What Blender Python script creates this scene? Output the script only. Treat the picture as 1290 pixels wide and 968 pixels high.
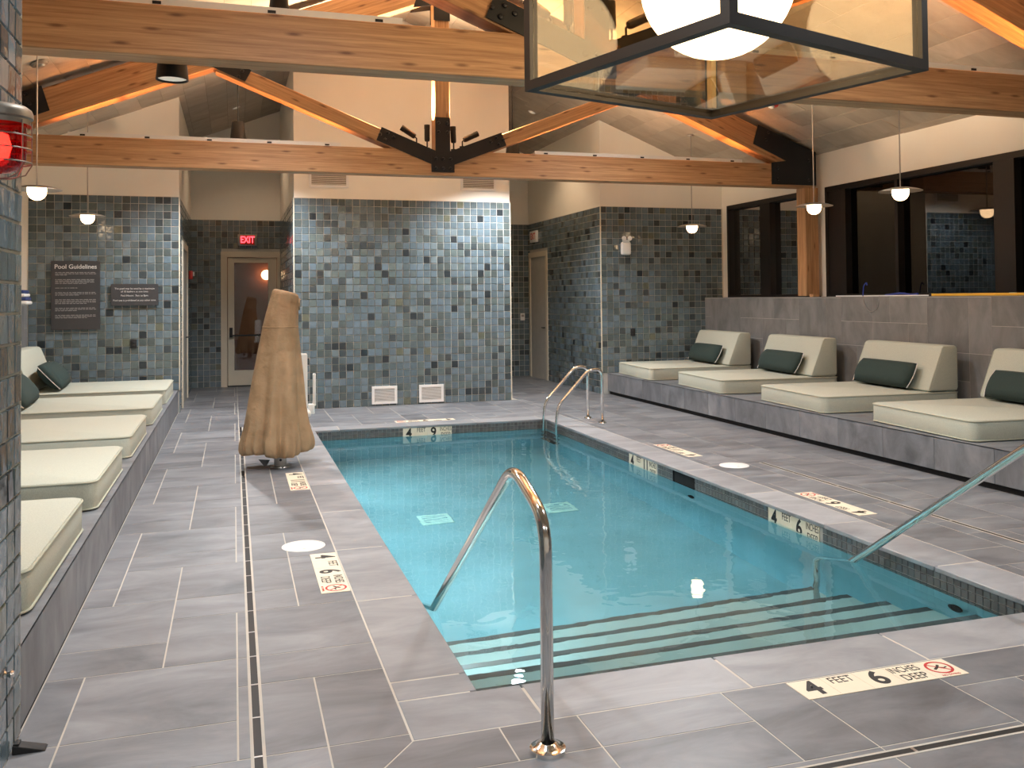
import bpy, bmesh, math, random
from mathutils import Vector, Matrix, Euler
random.seed(7)
SC = bpy.context.scene
COL = SC.collection
for o in list(bpy.data.objects): bpy.data.objects.remove(o)

# ------------------------------------------------------------------ camera
YAW, PITCH, ROLL = (math.radians(a) for a in (17.2289, 1.24815, 0.55909))
EYE = Vector((0.0, 0.0, 1.55))
fw = Vector((math.sin(YAW)*math.cos(PITCH), math.cos(YAW)*math.cos(PITCH), math.sin(PITCH)))
rt = Vector((math.cos(YAW), -math.sin(YAW), 0)); dn = fw.cross(rt)
r2 = rt*math.cos(ROLL) + dn*math.sin(ROLL); d2 = -rt*math.sin(ROLL) + dn*math.cos(ROLL)
cd = bpy.data.cameras.new('camera'); cam = bpy.data.objects.new('camera', cd); COL.objects.link(cam)
m = Matrix.Identity(4)
for i in range(3):
    m[i][0] = r2[i]; m[i][1] = -d2[i]; m[i][2] = -fw[i]; m[i][3] = EYE[i]
cam.matrix_world = m
cd.sensor_width = 36; cd.lens = 1131.17/1290*36; cd.shift_y = -(484-350.65)/1290; cd.clip_start = .05
SC.camera = cam

# ------------------------------------------------------------------ world, exposure, lamp levels
w = bpy.data.worlds.new('night'); SC.world = w; w.use_nodes = True
w.node_tree.nodes['Background'].inputs[0].default_value = (.010, .012, .018, 1)
w.node_tree.nodes['Background'].inputs[1].default_value = .5
vs = SC.view_settings
vs.view_transform = 'Standard'; vs.look = 'None'; vs.gamma = 1; vs.use_curve_mapping = False
vs.exposure = 1.15
SC.cycles.use_denoising = True
SC.cycles.max_bounces = 10; SC.cycles.diffuse_bounces = 5; SC.cycles.glossy_bounces = 4
SC.cycles.transmission_bounces = 6; SC.cycles.transparent_max_bounces = 12
SC.cycles.sample_clamp_indirect = 6
P_POOL = 27.0      # fill lamps added under the water
P_DOWN = 100.0      # cylinder downlights, W each
C_DOWN = (.94, .97, 1.0)
P_UP = 380.0         # adjustable uplights on the trusses
E_STRIP = 50.0      # strip lights on the chords
C_STRIP = (1.0, .37, .11)
E_GLOBE = 5.0       # lantern globe
E_PEND = 6.0       # pendant bowls
C_WARM = (1.0, .71, .46)

# ------------------------------------------------------------------ material helpers
def nodes(name):
    M = bpy.data.materials.new(name); M.use_nodes = True
    nt = M.node_tree; b = nt.nodes['Principled BSDF']
    return M, nt, b
def N(nt, t, **kw):
    n = nt.nodes.new(t)
    for k, v in kw.items(): setattr(n, k, v)
    return n
def L(nt, a, b): nt.links.new(a, b)
def ramp(nt, stops, interp='LINEAR'):
    r = N(nt, 'ShaderNodeValToRGB'); cr = r.color_ramp; cr.interpolation = interp
    while len(cr.elements) < len(stops): cr.elements.new(.5)
    for e, (p, c) in zip(cr.elements, stops): e.position = p; e.color = (*c, 1)
    return r
def plain(name, c, rough=.5, metal=0., var=.06, scale=8., bump=0., emit=None, es=0.):
    M, nt, b = nodes(name)
    g = N(nt, 'ShaderNodeNewGeometry'); nz = N(nt, 'ShaderNodeTexNoise')
    nz.inputs['Scale'].default_value = scale; nz.inputs['Detail'].default_value = 4
    L(nt, g.outputs['Position'], nz.inputs['Vector'])
    r = ramp(nt, [(.3, tuple(max(0, x*(1-var)) for x in c)), (.7, tuple(min(1, x*(1+var)) for x in c))])
    L(nt, nz.outputs['Fac'], r.inputs[0]); L(nt, r.outputs[0], b.inputs['Base Color'])
    b.inputs['Roughness'].default_value = rough; b.inputs['Metallic'].default_value = metal
    if bump:
        bp = N(nt, 'ShaderNodeBump'); bp.inputs['Strength'].default_value = bump; bp.inputs['Distance'].default_value = .01
        L(nt, nz.outputs['Fac'], bp.inputs['Height']); L(nt, bp.outputs[0], b.inputs['Normal'])
    if emit:
        b.inputs['Emission Color'].default_value = (*emit, 1); b.inputs['Emission Strength'].default_value = es
    return M
def tile_random(nt):
    oi = N(nt, 'ShaderNodeObjectInfo'); g = N(nt, 'ShaderNodeNewGeometry')
    a = N(nt, 'ShaderNodeMath', operation='ADD'); f = N(nt, 'ShaderNodeMath', operation='FRACT')
    L(nt, oi.outputs['Random'], a.inputs[0]); L(nt, g.outputs['Random Per Island'], a.inputs[1]); L(nt, a.outputs[0], f.inputs[0])
    return f.outputs[0], g
def zellige_mat():
    M, nt, b = nodes('glazed_blue_grey_tile')
    rnd, g = tile_random(nt)
    pal = [(0, (0.029, 0.037, 0.042)), (.03, (0.055, 0.069, 0.074)), (.10, (0.083, 0.104, 0.102)), (.20, (0.095, 0.125, 0.134)), (.34, (0.105, 0.146, 0.168)),
           (.50, (0.119, 0.162, 0.189)), (.64, (0.114, 0.148, 0.146)), (.76, (0.132, 0.182, 0.217)), (.90, (0.146, 0.190, 0.207)), (.99, (0.126, 0.137, 0.101))]
    r = ramp(nt, pal, 'CONSTANT'); L(nt, rnd, r.inputs[0])
    nz = N(nt, 'ShaderNodeTexNoise'); nz.inputs['Scale'].default_value = 14; nz.inputs['Detail'].default_value = 3
    L(nt, g.outputs['Position'], nz.inputs['Vector'])
    mr = N(nt, 'ShaderNodeMapRange'); mr.inputs['To Min'].default_value = .72; mr.inputs['To Max'].default_value = 1.28
    L(nt, nz.outputs['Fac'], mr.inputs['Value'])
    mx = N(nt, 'ShaderNodeVectorMath', operation='SCALE'); L(nt, r.outputs[0], mx.inputs[0]); L(nt, mr.outputs[0], mx.inputs['Scale'])
    L(nt, mx.outputs[0], b.inputs['Base Color'])
    b.inputs['Roughness'].default_value = .11; b.inputs['Specular IOR Level'].default_value = .55
    n2 = N(nt, 'ShaderNodeTexNoise'); n2.inputs['Scale'].default_value = 9; n2.inputs['Detail'].default_value = 2
    L(nt, g.outputs['Position'], n2.inputs['Vector'])
    bp = N(nt, 'ShaderNodeBump'); bp.inputs['Strength'].default_value = .5; bp.inputs['Distance'].default_value = .014
    L(nt, n2.outputs['Fac'], bp.inputs['Height']); L(nt, bp.outputs[0], b.inputs['Normal'])
    return M
def slate_mat(name, lo, hi, rough=.42):
    M, nt, b = nodes(name)
    rnd, g = tile_random(nt)
    mul = N(nt, 'ShaderNodeMath', operation='MULTIPLY'); mul.inputs[1].default_value = 40; L(nt, rnd, mul.inputs[0])
    mp = N(nt, 'ShaderNodeMapping'); mp.inputs['Scale'].default_value = (1.4, 3.4, 1.9); L(nt, g.outputs['Position'], mp.inputs['Vector'])
    nz = N(nt, 'ShaderNodeTexNoise', noise_dimensions='4D'); nz.inputs['Scale'].default_value = 1.1; nz.inputs['Detail'].default_value = 7
    nz.inputs['Roughness'].default_value = .62; nz.inputs['Distortion'].default_value = .7
    L(nt, mp.outputs[0], nz.inputs['Vector']); L(nt, mul.outputs[0], nz.inputs['W'])
    r = ramp(nt, [(.30, lo), (.72, hi)]); L(nt, nz.outputs['Fac'], r.inputs[0])
    mr = N(nt, 'ShaderNodeMapRange'); mr.inputs['To Min'].default_value = .86; mr.inputs['To Max'].default_value = 1.10; L(nt, rnd, mr.inputs['Value'])
    mx = N(nt, 'ShaderNodeVectorMath', operation='SCALE'); L(nt, r.outputs[0], mx.inputs[0]); L(nt, mr.outputs[0], mx.inputs['Scale'])
    L(nt, mx.outputs[0], b.inputs['Base Color']); b.inputs['Roughness'].default_value = rough
    bp = N(nt, 'ShaderNodeBump'); bp.inputs['Strength'].default_value = .12; bp.inputs['Distance'].default_value = .01
    L(nt, nz.outputs['Fac'], bp.inputs['Height']); L(nt, bp.outputs[0], b.inputs['Normal'])
    return M
def wood_mat(name, lo, hi):
    M, nt, b = nodes(name)
    tc = N(nt, 'ShaderNodeTexCoord'); oi = N(nt, 'ShaderNodeObjectInfo')
    add = N(nt, 'ShaderNodeVectorMath', operation='ADD'); sc = N(nt, 'ShaderNodeVectorMath', operation='SCALE'); sc.inputs[0].default_value = (7, 3, 5)
    L(nt, oi.outputs['Random'], sc.inputs['Scale']); L(nt, tc.outputs['Object'], add.inputs[0]); L(nt, sc.outputs[0], add.inputs[1])
    mp = N(nt, 'ShaderNodeMapping'); mp.inputs['Scale'].default_value = (.9, 16, 30); L(nt, add.outputs[0], mp.inputs['Vector'])
    nz = N(nt, 'ShaderNodeTexNoise'); nz.inputs['Scale'].default_value = 1.6; nz.inputs['Detail'].default_value = 8; nz.inputs['Roughness'].default_value = .65; nz.inputs['Distortion'].default_value = .5
    L(nt, mp.outputs[0], nz.inputs['Vector'])
    r = ramp(nt, [(.34, lo), (.50, tuple((a+c)/2 for a, c in zip(lo, hi))), (.66, hi)]); L(nt, nz.outputs['Fac'], r.inputs[0])
    # knots
    sp = N(nt, 'ShaderNodeSeparateXYZ'); cb = N(nt, 'ShaderNodeCombineXYZ'); L(nt, add.outputs[0], sp.inputs[0]); L(nt, sp.outputs[0], cb.inputs[0]); L(nt, sp.outputs[2], cb.inputs[1])
    mp2 = N(nt, 'ShaderNodeMapping'); mp2.inputs['Scale'].default_value = (1.7, 7.5, 1); L(nt, cb.outputs[0], mp2.inputs['Vector'])
    vo = N(nt, 'ShaderNodeTexVoronoi', voronoi_dimensions='2D'); vo.inputs['Scale'].default_value = 1.0; L(nt, mp2.outputs[0], vo.inputs['Vector'])
    kr = ramp(nt, [(.03, (.30, .20, .15)), (.115, (1, 1, 1))]); L(nt, vo.outputs['Distance'], kr.inputs[0])
    mm = N(nt, 'ShaderNodeMix', data_type='RGBA', blend_type='MULTIPLY'); mm.inputs[0].default_value = .8
    L(nt, r.outputs[0], mm.inputs[6]); L(nt, kr.outputs[0], mm.inputs[7]); L(nt, mm.outputs[2], b.inputs['Base Color'])
    b.inputs['Roughness'].default_value = .5
    bp = N(nt, 'ShaderNodeBump'); bp.inputs['Strength'].default_value = .15; bp.inputs['Distance'].default_value = .004
    L(nt, nz.outputs['Fac'], bp.inputs['Height']); L(nt, bp.outputs[0], b.inputs['Normal'])
    return M
def pane_mat(name, tint, ior=1.5, rough=0., glossmul=1.0):
    M, nt, b = nodes(name); nt.nodes.remove(b)
    out = nt.nodes['Material Output']; tr = N(nt, 'ShaderNodeBsdfTransparent'); tr.inputs[0].default_value = (*tint, 1)
    gl = N(nt, 'ShaderNodeBsdfGlossy'); gl.inputs['Roughness'].default_value = rough
    lw = N(nt, 'ShaderNodeLayerWeight'); f0 = ((ior-1)/(ior+1))**2
    pw_ = N(nt, 'ShaderNodeMath', operation='POWER'); pw_.inputs[1].default_value = 5; L(nt, lw.outputs['Facing'], pw_.inputs[0])
    ma = N(nt, 'ShaderNodeMath', operation='MULTIPLY_ADD'); ma.inputs[1].default_value = 1-f0; ma.inputs[2].default_value = f0; L(nt, pw_.outputs[0], ma.inputs[0])
    mul = N(nt, 'ShaderNodeMath', operation='MULTIPLY', use_clamp=True); mul.inputs[1].default_value = glossmul
    mx = N(nt, 'ShaderNodeMixShader'); L(nt, ma.outputs[0], mul.inputs[0]); L(nt, mul.outputs[0], mx.inputs[0])
    L(nt, tr.outputs[0], mx.inputs[1]); L(nt, gl.outputs[0], mx.inputs[2]); L(nt, mx.outputs[0], out.inputs['Surface'])
    return M
def water_mat():
    M, nt, b = nodes('pool_water'); nt.nodes.remove(b)
    out = nt.nodes['Material Output']; gl = N(nt, 'ShaderNodeBsdfGlass'); gl.inputs['IOR'].default_value = 1.33; gl.inputs['Roughness'].default_value = 0
    gl.inputs['Color'].default_value = (.90, .985, 1.0, 1)
    g = N(nt, 'ShaderNodeNewGeometry'); nz = N(nt, 'ShaderNodeTexNoise'); nz.inputs['Scale'].default_value = 4.5; nz.inputs['Detail'].default_value = 2; nz.inputs['Distortion'].default_value = .4
    L(nt, g.outputs['Position'], nz.inputs['Vector'])
    bp = N(nt, 'ShaderNodeBump'); bp.inputs['Strength'].default_value = .10; bp.inputs['Distance'].default_value = .02
    L(nt, nz.outputs['Fac'], bp.inputs['Height']); L(nt, bp.outputs[0], gl.inputs['Normal'])
    L(nt, gl.outputs[0], out.inputs['Surface'])
    return M

MT = dict(
    zel=zellige_mat(),
    slate=slate_mat('slate_grey_porcelain', (.092, .101, .115), (.268, .286, .312)),
    slatew=slate_mat('slate_grey_wall_porcelain', (.125, .127, .130), (.260, .260, .258), .5),
    coping=slate_mat('pale_grey_coping', (.190, .204, .224), (.365, .385, .412), .45),
    grout=plain('cream_grout', (.52, .50, .45), .9),
    groutw=plain('grey_grout', (.44, .44, .41), .9),
    plaster=plain('white_wall_plaster', (.84, .81, .73), .85, var=.02, scale=2),
    ceil=plain('ceiling_backing', (.20, .16, .12), .9),
    plank=slate_mat('pale_wood_look_ceiling', (.36, .30, .23), (.50, .43, .34), .7),
    wood=wood_mat('glulam_timber', (.33, .160, .068), (.58, .335, .160)),
    steel=plain('black_steel', (.013, .014, .017), .45, .3),
    bolt=plain('black_bolt', (.03, .03, .035), .35, .6),
    blackm=plain('matt_black_metal', (.012, .012, .013), .5, .2),
    bronze=plain('dark_bronze_frame', (.012, .010, .009), .5, .3),
    lframe=plain('dark_brown_lantern_metal', (.022, .016, .011), .55, .1),
    brass=plain('brass_bar', (.55, .38, .16), .4, .7),
    chrome=plain('polished_stainless_steel', (.78, .77, .75), .10, 1.0, var=.02),
    brushed=plain('brushed_grey_metal', (.42, .40, .38), .35, .9),
    fabric=plain('pale_sage_fabric', (.46, .485, .41), .95, var=.10, scale=160, bump=.15),
    piping=plain('sage_piping', (.44, .45, .36), .95),
    pillow=plain('dark_green_fabric', (.022, .042, .038), .9, var=.2, scale=200, bump=.1),
    cream=plain('cream_paint', (.62, .57, .46), .55, var=.02),
    white=plain('white_paint', (.80, .79, .76), .5, var=.02),
    whitep=plain('white_plastic', (.86, .87, .86), .35, var=.01),
    marker=plain('ivory_marker_tile', (.80, .73, .58), .4, var=.03),
    ink=plain('black_print', (.012, .011, .011), .6),
    redink=plain('red_print', (.50, .02, .02), .6),
    board=plain('charcoal_sign_board', (.045, .044, .046), .5),
    print=plain('pale_print', (.62, .60, .57), .6), fine=plain('fine_grey_print', (.30, .29, .28), .6),
    tan=None, 
    dark=plain('near_black', (.004, .004, .005), .8),  # near-black; stands in for shade in the toe recesses and skimmer mouth
    slot=plain('black_drain_slot', (.004, .004, .004), .6),
    mosaic=slate_mat('charcoal_mosaic', (.075, .078, .080), (.165, .168, .170), .3),
    nose=plain('dark_nosing_tile', (.085, .105, .11), .4),
    shell=plain('teal_pool_plaster', (.20, .475, .56), .8, var=.10, scale=2.2),
    stepm=plain('pale_step_plaster', (.36, .56, .57), .8, var=.06, scale=3),
    inlet=plain('pale_turquoise_plastic', (.50, .90, .86), .5),
    brown=plain('reddish_brown_panel', (.23, .075, .035), .5, var=.2, scale=3),
    water=water_mat(),
    lglass=pane_mat('lantern_glass', (.95, .90, .80), 1.52, 0., .85),
    wglass=pane_mat('window_glass', (.25, .24, .23), 1.52, 0., 9.0),
    dglass=pane_mat('door_glass', (.80, .74, .68), 1.52, 0., 1.6),
    globe=plain('glowing_opal_glass', (.9, .85, .75), .4, emit=(1, .80, .56), es=E_GLOBE),
    pend=plain('glowing_pendant_glass', (.9, .85, .75), .4, emit=(1, .66, .36), es=E_PEND),
    strip=plain('strip_light_diffuser', (.85, .8, .7), .5, emit=C_STRIP, es=E_STRIP),
    lens=plain('lamp_lens', (.9, .88, .82), .3, emit=(1, .85, .65), es=.15),
    redglass=pane_mat('red_glass', (.80, .02, .02), 1.5, .02, 1.2),
    redcore=plain('red_lamp_bulb', (.9, .2, .12), .3, emit=(1, .40, .25), es=6.0),
    galv=plain('cast_grey_metal', (.30, .27, .23), .5, .6),
    exitred=plain('lit_red_letter', (.8, .02, .03), .5, emit=(1, .03, .04), es=3.5),
    redp=plain('red_plastic', (.55, .03, .02), .4),
    yellow=plain('yellow_paint', (.80, .46, .05), .4),
    blue=plain('blue_plastic', (.02, .05, .35), .4),
    navy=plain('navy_cloth', (.03, .05, .16), .9),
    rubber=plain('black_rubber', (.02, .02, .02), .7),
)
def tan_mat():
    M, nt, b = nodes('tan_canvas')
    g = N(nt, 'ShaderNodeNewGeometry'); nz = N(nt, 'ShaderNodeTexNoise'); nz.inputs['Scale'].default_value = 5; nz.inputs['Detail'].default_value = 5
    L(nt, g.outputs['Position'], nz.inputs['Vector'])
    r = ramp(nt, [(.3, (.28, .185, .098)), (.7, (.38, .26, .148))]); L(nt, nz.outputs['Fac'], r.inputs[0]); L(nt, r.outputs[0], b.inputs['Base Color'])
    b.inputs['Roughness'].default_value = .75
    bp = N(nt, 'ShaderNodeBump'); bp.inputs['Strength'].default_value = .6; bp.inputs['Distance'].default_value = .06; L(nt, nz.outputs['Fac'], bp.inputs['Height']); L(nt, bp.outputs[0], b.inputs['Normal'])
    return M
MT['tan'] = tan_mat()

# ------------------------------------------------------------------ geometry helpers
class MB:
    def __init__(s): s.v = []; s.f = []
    def box(s, x0, x1, y0, y1, z0, z1, mat=None):
        p = [(x0,y0,z0),(x1,y0,z0),(x1,y1,z0),(x0,y1,z0),(x0,y0,z1),(x1,y0,z1),(x1,y1,z1),(x0,y1,z1)]
        s.add(p, [(0,3,2,1),(4,5,6,7),(0,1,5,4),(1,2,6,5),(2,3,7,6),(3,0,4,7)], mat); return s
    def add(s, p, f, mat=None):
        n = len(s.v); s.v += [tuple(mat @ Vector(q)) if mat is not None else tuple(q) for q in p]; s.f += [tuple(i+n for i in t) for t in f]
    def prism(s, poly, a, b):                       # poly: list of 3D points, extruded from offset a to b
        n = len(poly); a = Vector(a); b = Vector(b)
        p = [Vector(q)+a for q in poly] + [Vector(q)+b for q in poly]
        s.add(p, [tuple(range(n-1, -1, -1)), tuple(range(n, 2*n))] + [(i, (i+1) % n, n+(i+1) % n, n+i) for i in range(n)]); return s
    def lathe(s, prof, c=(0,0,0), n=24, axis='z'):
        k = len(prof); p = []
        for i in range(n):
            a = 2*math.pi*i/n
            for r, z in prof:
                q = (r*math.cos(a), r*math.sin(a), z)
                if axis == 'x': q = (q[2], q[0], q[1])
                if axis == 'y': q = (q[0], q[2], q[1])
                p.append((q[0]+c[0], q[1]+c[1], q[2]+c[2]))
        f = [(i*k+j, ((i+1) % n)*k+j, ((i+1) % n)*k+j+1, i*k+j+1) for i in range(n) for j in range(k-1)]
        s.add(p, f); return s
    def tube(s, path, r, n=12, close=False):
        path = [Vector(q) for q in path]; k = len(path); rings = []; prev = None
        for i, q in enumerate(path):
            if close: t = path[(i+1) % k]-path[i-1]
            else: t = path[min(i+1, k-1)]-path[max(i-1, 0)]
            t.normalize()
            if prev is None:
                u = t.cross(Vector((0,0,1)));  u = u if u.length > .1 else t.cross(Vector((0,1,0)))
            else: u = prev - t*prev.dot(t)
            u.normalize(); prev = u; v = t.cross(u); rings.append([q+(u*math.cos(2*math.pi*j/n)+v*math.sin(2*math.pi*j/n))*r for j in range(n)])
        p = [x for g in rings for x in g]; f = []
        for i in range(k if close else k-1):
            a = i*n; b = ((i+1) % k)*n
            f += [(a+j, a+(j+1) % n, b+(j+1) % n, b+j) for j in range(n)]
        if not close: f += [tuple(range(n-1, -1, -1)), tuple(range((k-1)*n, k*n))]
        s.add(p, f); return s
    def mesh(s, name):
        me = bpy.data.meshes.new(name); me.from_pydata(s.v, [], s.f); me.update()
        bm = bmesh.new(); bm.from_mesh(me); bmesh.ops.recalc_face_normals(bm, faces=bm.faces); bm.to_mesh(me); bm.free()
        return me
    def build(s, name, mat, parent=None, smooth=False, bevel=0, seg=2):
        me = s.mesh(name)
        if bevel:
            bm = bmesh.new(); bm.from_mesh(me)
            bmesh.ops.bevel(bm, geom=list(bm.edges), offset=bevel, segments=seg, affect='EDGES', profile=.5, clamp_overlap=True)
            bm.to_mesh(me); bm.free()
        return link(name, me, mat, parent, smooth)
def link(name, me, mat, parent=None, smooth=False):
    if mat is not None and not me.materials: me.materials.append(MT[mat] if isinstance(mat, str) else mat)
    if smooth: me.polygons.foreach_set('use_smooth', [True]*len(me.polygons))
    o = bpy.data.objects.new(name, me); COL.objects.link(o)
    if parent is not None: o.parent = parent
    if smooth and smooth != 'all':
        try: me.set_sharp_from_angle(angle=math.radians(40))
        except Exception: pass
    return o
def empty(name, loc=(0,0,0), rz=0):
    o = bpy.data.objects.new(name, None); COL.objects.link(o); o.location = loc; o.rotation_euler = (0,0,rz); o.empty_display_size = .1
    return o
def tag(o, label=None, cat=None, group=None, kind=None):
    if label: o['label'] = label
    if cat: o['category'] = cat
    if group: o['group'] = group
    if kind: o['kind'] = kind
    return o
def boxo(name, b, mat, parent=None, bevel=0, seg=2): return MB().box(*b).build(name, mat, parent, smooth=bool(bevel), bevel=bevel, seg=seg)
TEXTS = []
def text(name, body, size, mw, mat, parent=None, align='CENTER', extrude=.0006, offset=0., space=1.0, sx=1.0):
    c = bpy.data.curves.new(name, 'FONT'); c.body = body; c.size = size; c.align_x = align; c.align_y = 'CENTER'; c.extrude = extrude; c.offset = offset; c.space_line = space
    o = bpy.data.objects.new(name, bpy.data.meshes.new(name)); COL.objects.link(o); TEXTS.append((o, c, MT[mat]))
    if parent is not None: o.parent = parent
    o.matrix_local = mw @ Matrix.Diagonal((sx, 1, 1, 1)); return o
def frame(o, x, y):                                 # matrix with origin o, local x axis, local y axis
    x = Vector(x).normalized(); y = Vector(y).normalized(); z = x.cross(y); m = Matrix.Identity(4)
    for i in range(3): m[i][0] = x[i]; m[i][1] = y[i]; m[i][2] = z[i]; m[i][3] = o[i]
    return m
def copy_tree(o, parent=None):
    c = o.copy(); COL.objects.link(c); c.parent = parent
    for ch in o.children: copy_tree(ch, c)
    return c
def spot(name, loc, target, power, color, angle=110, blend=.7, radius=.05, parent=None):
    l = bpy.data.lights.new(name, 'SPOT'); l.energy = power; l.color = color; l.spot_size = math.radians(angle); l.spot_blend = blend; l.shadow_soft_size = radius
    o = bpy.data.objects.new(name, l); COL.objects.link(o)
    d = Vector(target)-Vector(loc); o.rotation_euler = d.to_track_quat('-Z', 'Y').to_euler(); o.location = loc
    if parent is not None: o.parent = parent
    return o

# ------------------------------------------------------------------ dimensions
XC = 2.42                                            # ridge line
XL, XR = -2.96, 7.80                                 # outer walls
YB, YL, YR, YE = 13.05, 13.30, 13.27, 16.94          # rear mass, sign wall, alcove wall, hallway ends
YF = -3.2                                            # wall behind the camera
PX0, PX1, PY0, PY1 = .905, 3.805, 3.455, 10.87       # pool
CW = .31                                             # coping width
BZ = .335                                            # right platform height
BZL = .315                                           # left platform height
def zc(x): return 5.66 - .4*abs(x-XC)                # ceiling height

# ------------------------------------------------------------------ tile fields on walls
ZP = .1035
def zellige(parent, o, U, V, w, h, individual=True, holes=(), pitch=ZP, seed=1):
    rg = random.Random(seed); o = Vector(o); U = Vector(U); V = Vector(V); Nn = U.cross(V)
    nu = max(1, round(w/pitch)); nv = max(1, round(h/pitch)); pu = w/nu; pv = h/nv
    a, b = pu-.007, pv-.007; t = .009; ch = .004
    def verts(): return [(-a/2,-b/2,0),(a/2,-b/2,0),(a/2,b/2,0),(-a/2,b/2,0),(-a/2+ch,-b/2+ch,t),(a/2-ch,-b/2+ch,t),(a/2-ch,b/2-ch,t),(-a/2+ch,b/2-ch,t)]
    F = [(4,5,6,7),(0,1,5,4),(1,2,6,5),(2,3,7,6),(3,0,4,7)]
    cells = []
    for i in range(nu):
        for j in range(nv):
            u = (i+.5)*pu; v = (j+.5)*pv
            if any(x0 < u < x1 and y0 < v < y1 for x0, x1, y0, y1 in holes): continue
            c = o+U*u+V*v; cells.append(((c-EYE).length, c))
    cells.sort(key=lambda q: q[0]); base = frame((0,0,0), U, V)
    def mat(c):
        return Matrix.Translation(c-Nn*.0005) @ base @ Euler((rg.gauss(0, .016), rg.gauss(0, .016), 0)).to_matrix().to_4x4()
    k = 300 if individual else 0
    if k:
        me = bpy.data.meshes.new('tile'); me.from_pydata(verts(), [], F); me.update(); me.materials.append(MT['zel'])
        for _, c in cells[:k]:
            t_ = bpy.data.objects.new('tile', me); COL.objects.link(t_); t_.parent = parent; t_.matrix_local = mat(c)
    if cells[k:]:
        mb = MB()
        for _, c in cells[k:]: mb.add(verts(), F, mat(c))
        me = bpy.data.meshes.new('wall_tiling'); me.from_pydata(mb.v, [], mb.f); me.update()
        tag(link('wall_tiling', me, 'zel', parent), kind='stuff')

def xzprism(name, pts, y0, y1, mat, parent=None):   # polygon in the XZ plane pushed along Y
    return MB().prism([(x, 0, z) for x, z in pts], (0, y0, 0), (0, y1, 0)).build(name, mat, parent)
def struct(o): o['kind'] = 'structure'; return o
def gable(x0, x1, z0=0.):
    p = [(x0, z0), (x1, z0), (x1, zc(x1)+.01)]
    if x0 < XC < x1: p.append((XC, zc(XC)+.01))
    return p+[(x0, zc(x0)+.01)]

# ------------------------------------------------------------------ modular slate paving (600x600, 600x300, 300x600 lattice)
def clip(poly, n, d):                                # keep the side n.p <= d
    out = []
    for i in range(len(poly)):
        p, q = poly[i], poly[(i+1) % len(poly)]; a = n[0]*p[0]+n[1]*p[1]-d; b = n[0]*q[0]+n[1]*q[1]-d
        if a <= 1e-9: out.append(p)
        if (a < -1e-9 and b > 1e-9) or (a > 1e-9 and b < -1e-9):
            t = a/(a-b); out.append((p[0]+(q[0]-p[0])*t, p[1]+(q[1]-p[1])*t))
    return out
def area(p): return .5*abs(sum(p[i][0]*p[(i+1) % len(p)][1]-p[(i+1) % len(p)][0]*p[i][1] for i in range(len(p))))
def inset(p, g):
    q = list(p); n = len(p)
    s = sum(p[i][0]*p[(i+1) % n][1]-p[(i+1) % n][0]*p[i][1] for i in range(n))
    if s < 0: q = q[::-1]
    for i in range(n):
        a, b = (p if s >= 0 else p[::-1])[i], (p if s >= 0 else p[::-1])[(i+1) % n]
        dx, dy = b[0]-a[0], b[1]-a[1]; l = math.hypot(dx, dy)
        if l < 1e-6: continue
        nx, ny = dy/l, -dx/l; q = clip(q, (nx, ny), nx*a[0]+ny*a[1]-g)
        if len(q) < 3: return []
    return q
def lattice(x0, x1, y0, y1, ox=-.59, oy=3.5):
    out = []
    for a in range(-40, 41):
        for b in range(-40, 41):
            x = ox+.3*a-.3*b; y = oy+1.5*a+.9*b
            if x < x0-1 or x > x1+1 or y < y0-1 or y > y1+1: continue
            out += [((x, x+.6), (y, y+.6)), ((x, x+.6), (y-.3, y)), ((x+.6, x+.9), (y-.3, y+.3))]
    return out
def rect(x0, x1, y0, y1): return [(x0,y0),(x1,y0),(x1,y1),(x0,y1)]
def paving(regions, g=.0035, **kw):                 # regions: convex polygons (ccw)
    out = []
    for R in regions:
        xs = [p[0] for p in R]; ys = [p[1] for p in R]
        for (a0, a1), (b0, b1) in lattice(min(xs), max(xs), min(ys), max(ys), **kw):
            p = rect(a0, a1, b0, b1)
            for i in range(len(R)):
                q, r = R[i], R[(i+1) % len(R)]; dx, dy = r[0]-q[0], r[1]-q[1]; l = math.hypot(dx, dy); nx, ny = dy/l, -dx/l
                p = clip(p, (nx, ny), nx*q[0]+ny*q[1])
                if len(p) < 3: break
            if len(p) >= 3 and area(p) > 4e-4:
                p = inset(p, g)
                if len(p) >= 3 and area(p) > 2e-4: out.append(p)
    return out
def slabs(parent, polys, place, mat, name='tile', t=.010, limit=300, joined='paving'):
    """place(u,v,h): paving coordinates to a 3D point, h above the face"""
    polys = sorted(polys, key=lambda p: (Vector(place(sum(q[0] for q in p)/len(p), sum(q[1] for q in p)/len(p), 0))-EYE).length - 2*math.sqrt(area(p)))
    rest = MB()
    for i, p in enumerate(polys):
        mb = MB() if i < limit else rest; n = len(p)
        pts = [place(x, y, -t) for x, y in p]+[place(x, y, 0) for x, y in p]
        mb.add(pts, [tuple(range(n, 2*n))]+[(k, (k+1) % n, n+(k+1) % n, n+k) for k in range(n)])
        if i < limit: mb.build(name, mat, parent)
    if rest.v: tag(rest.build(joined, mat, parent), kind='stuff')

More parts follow.
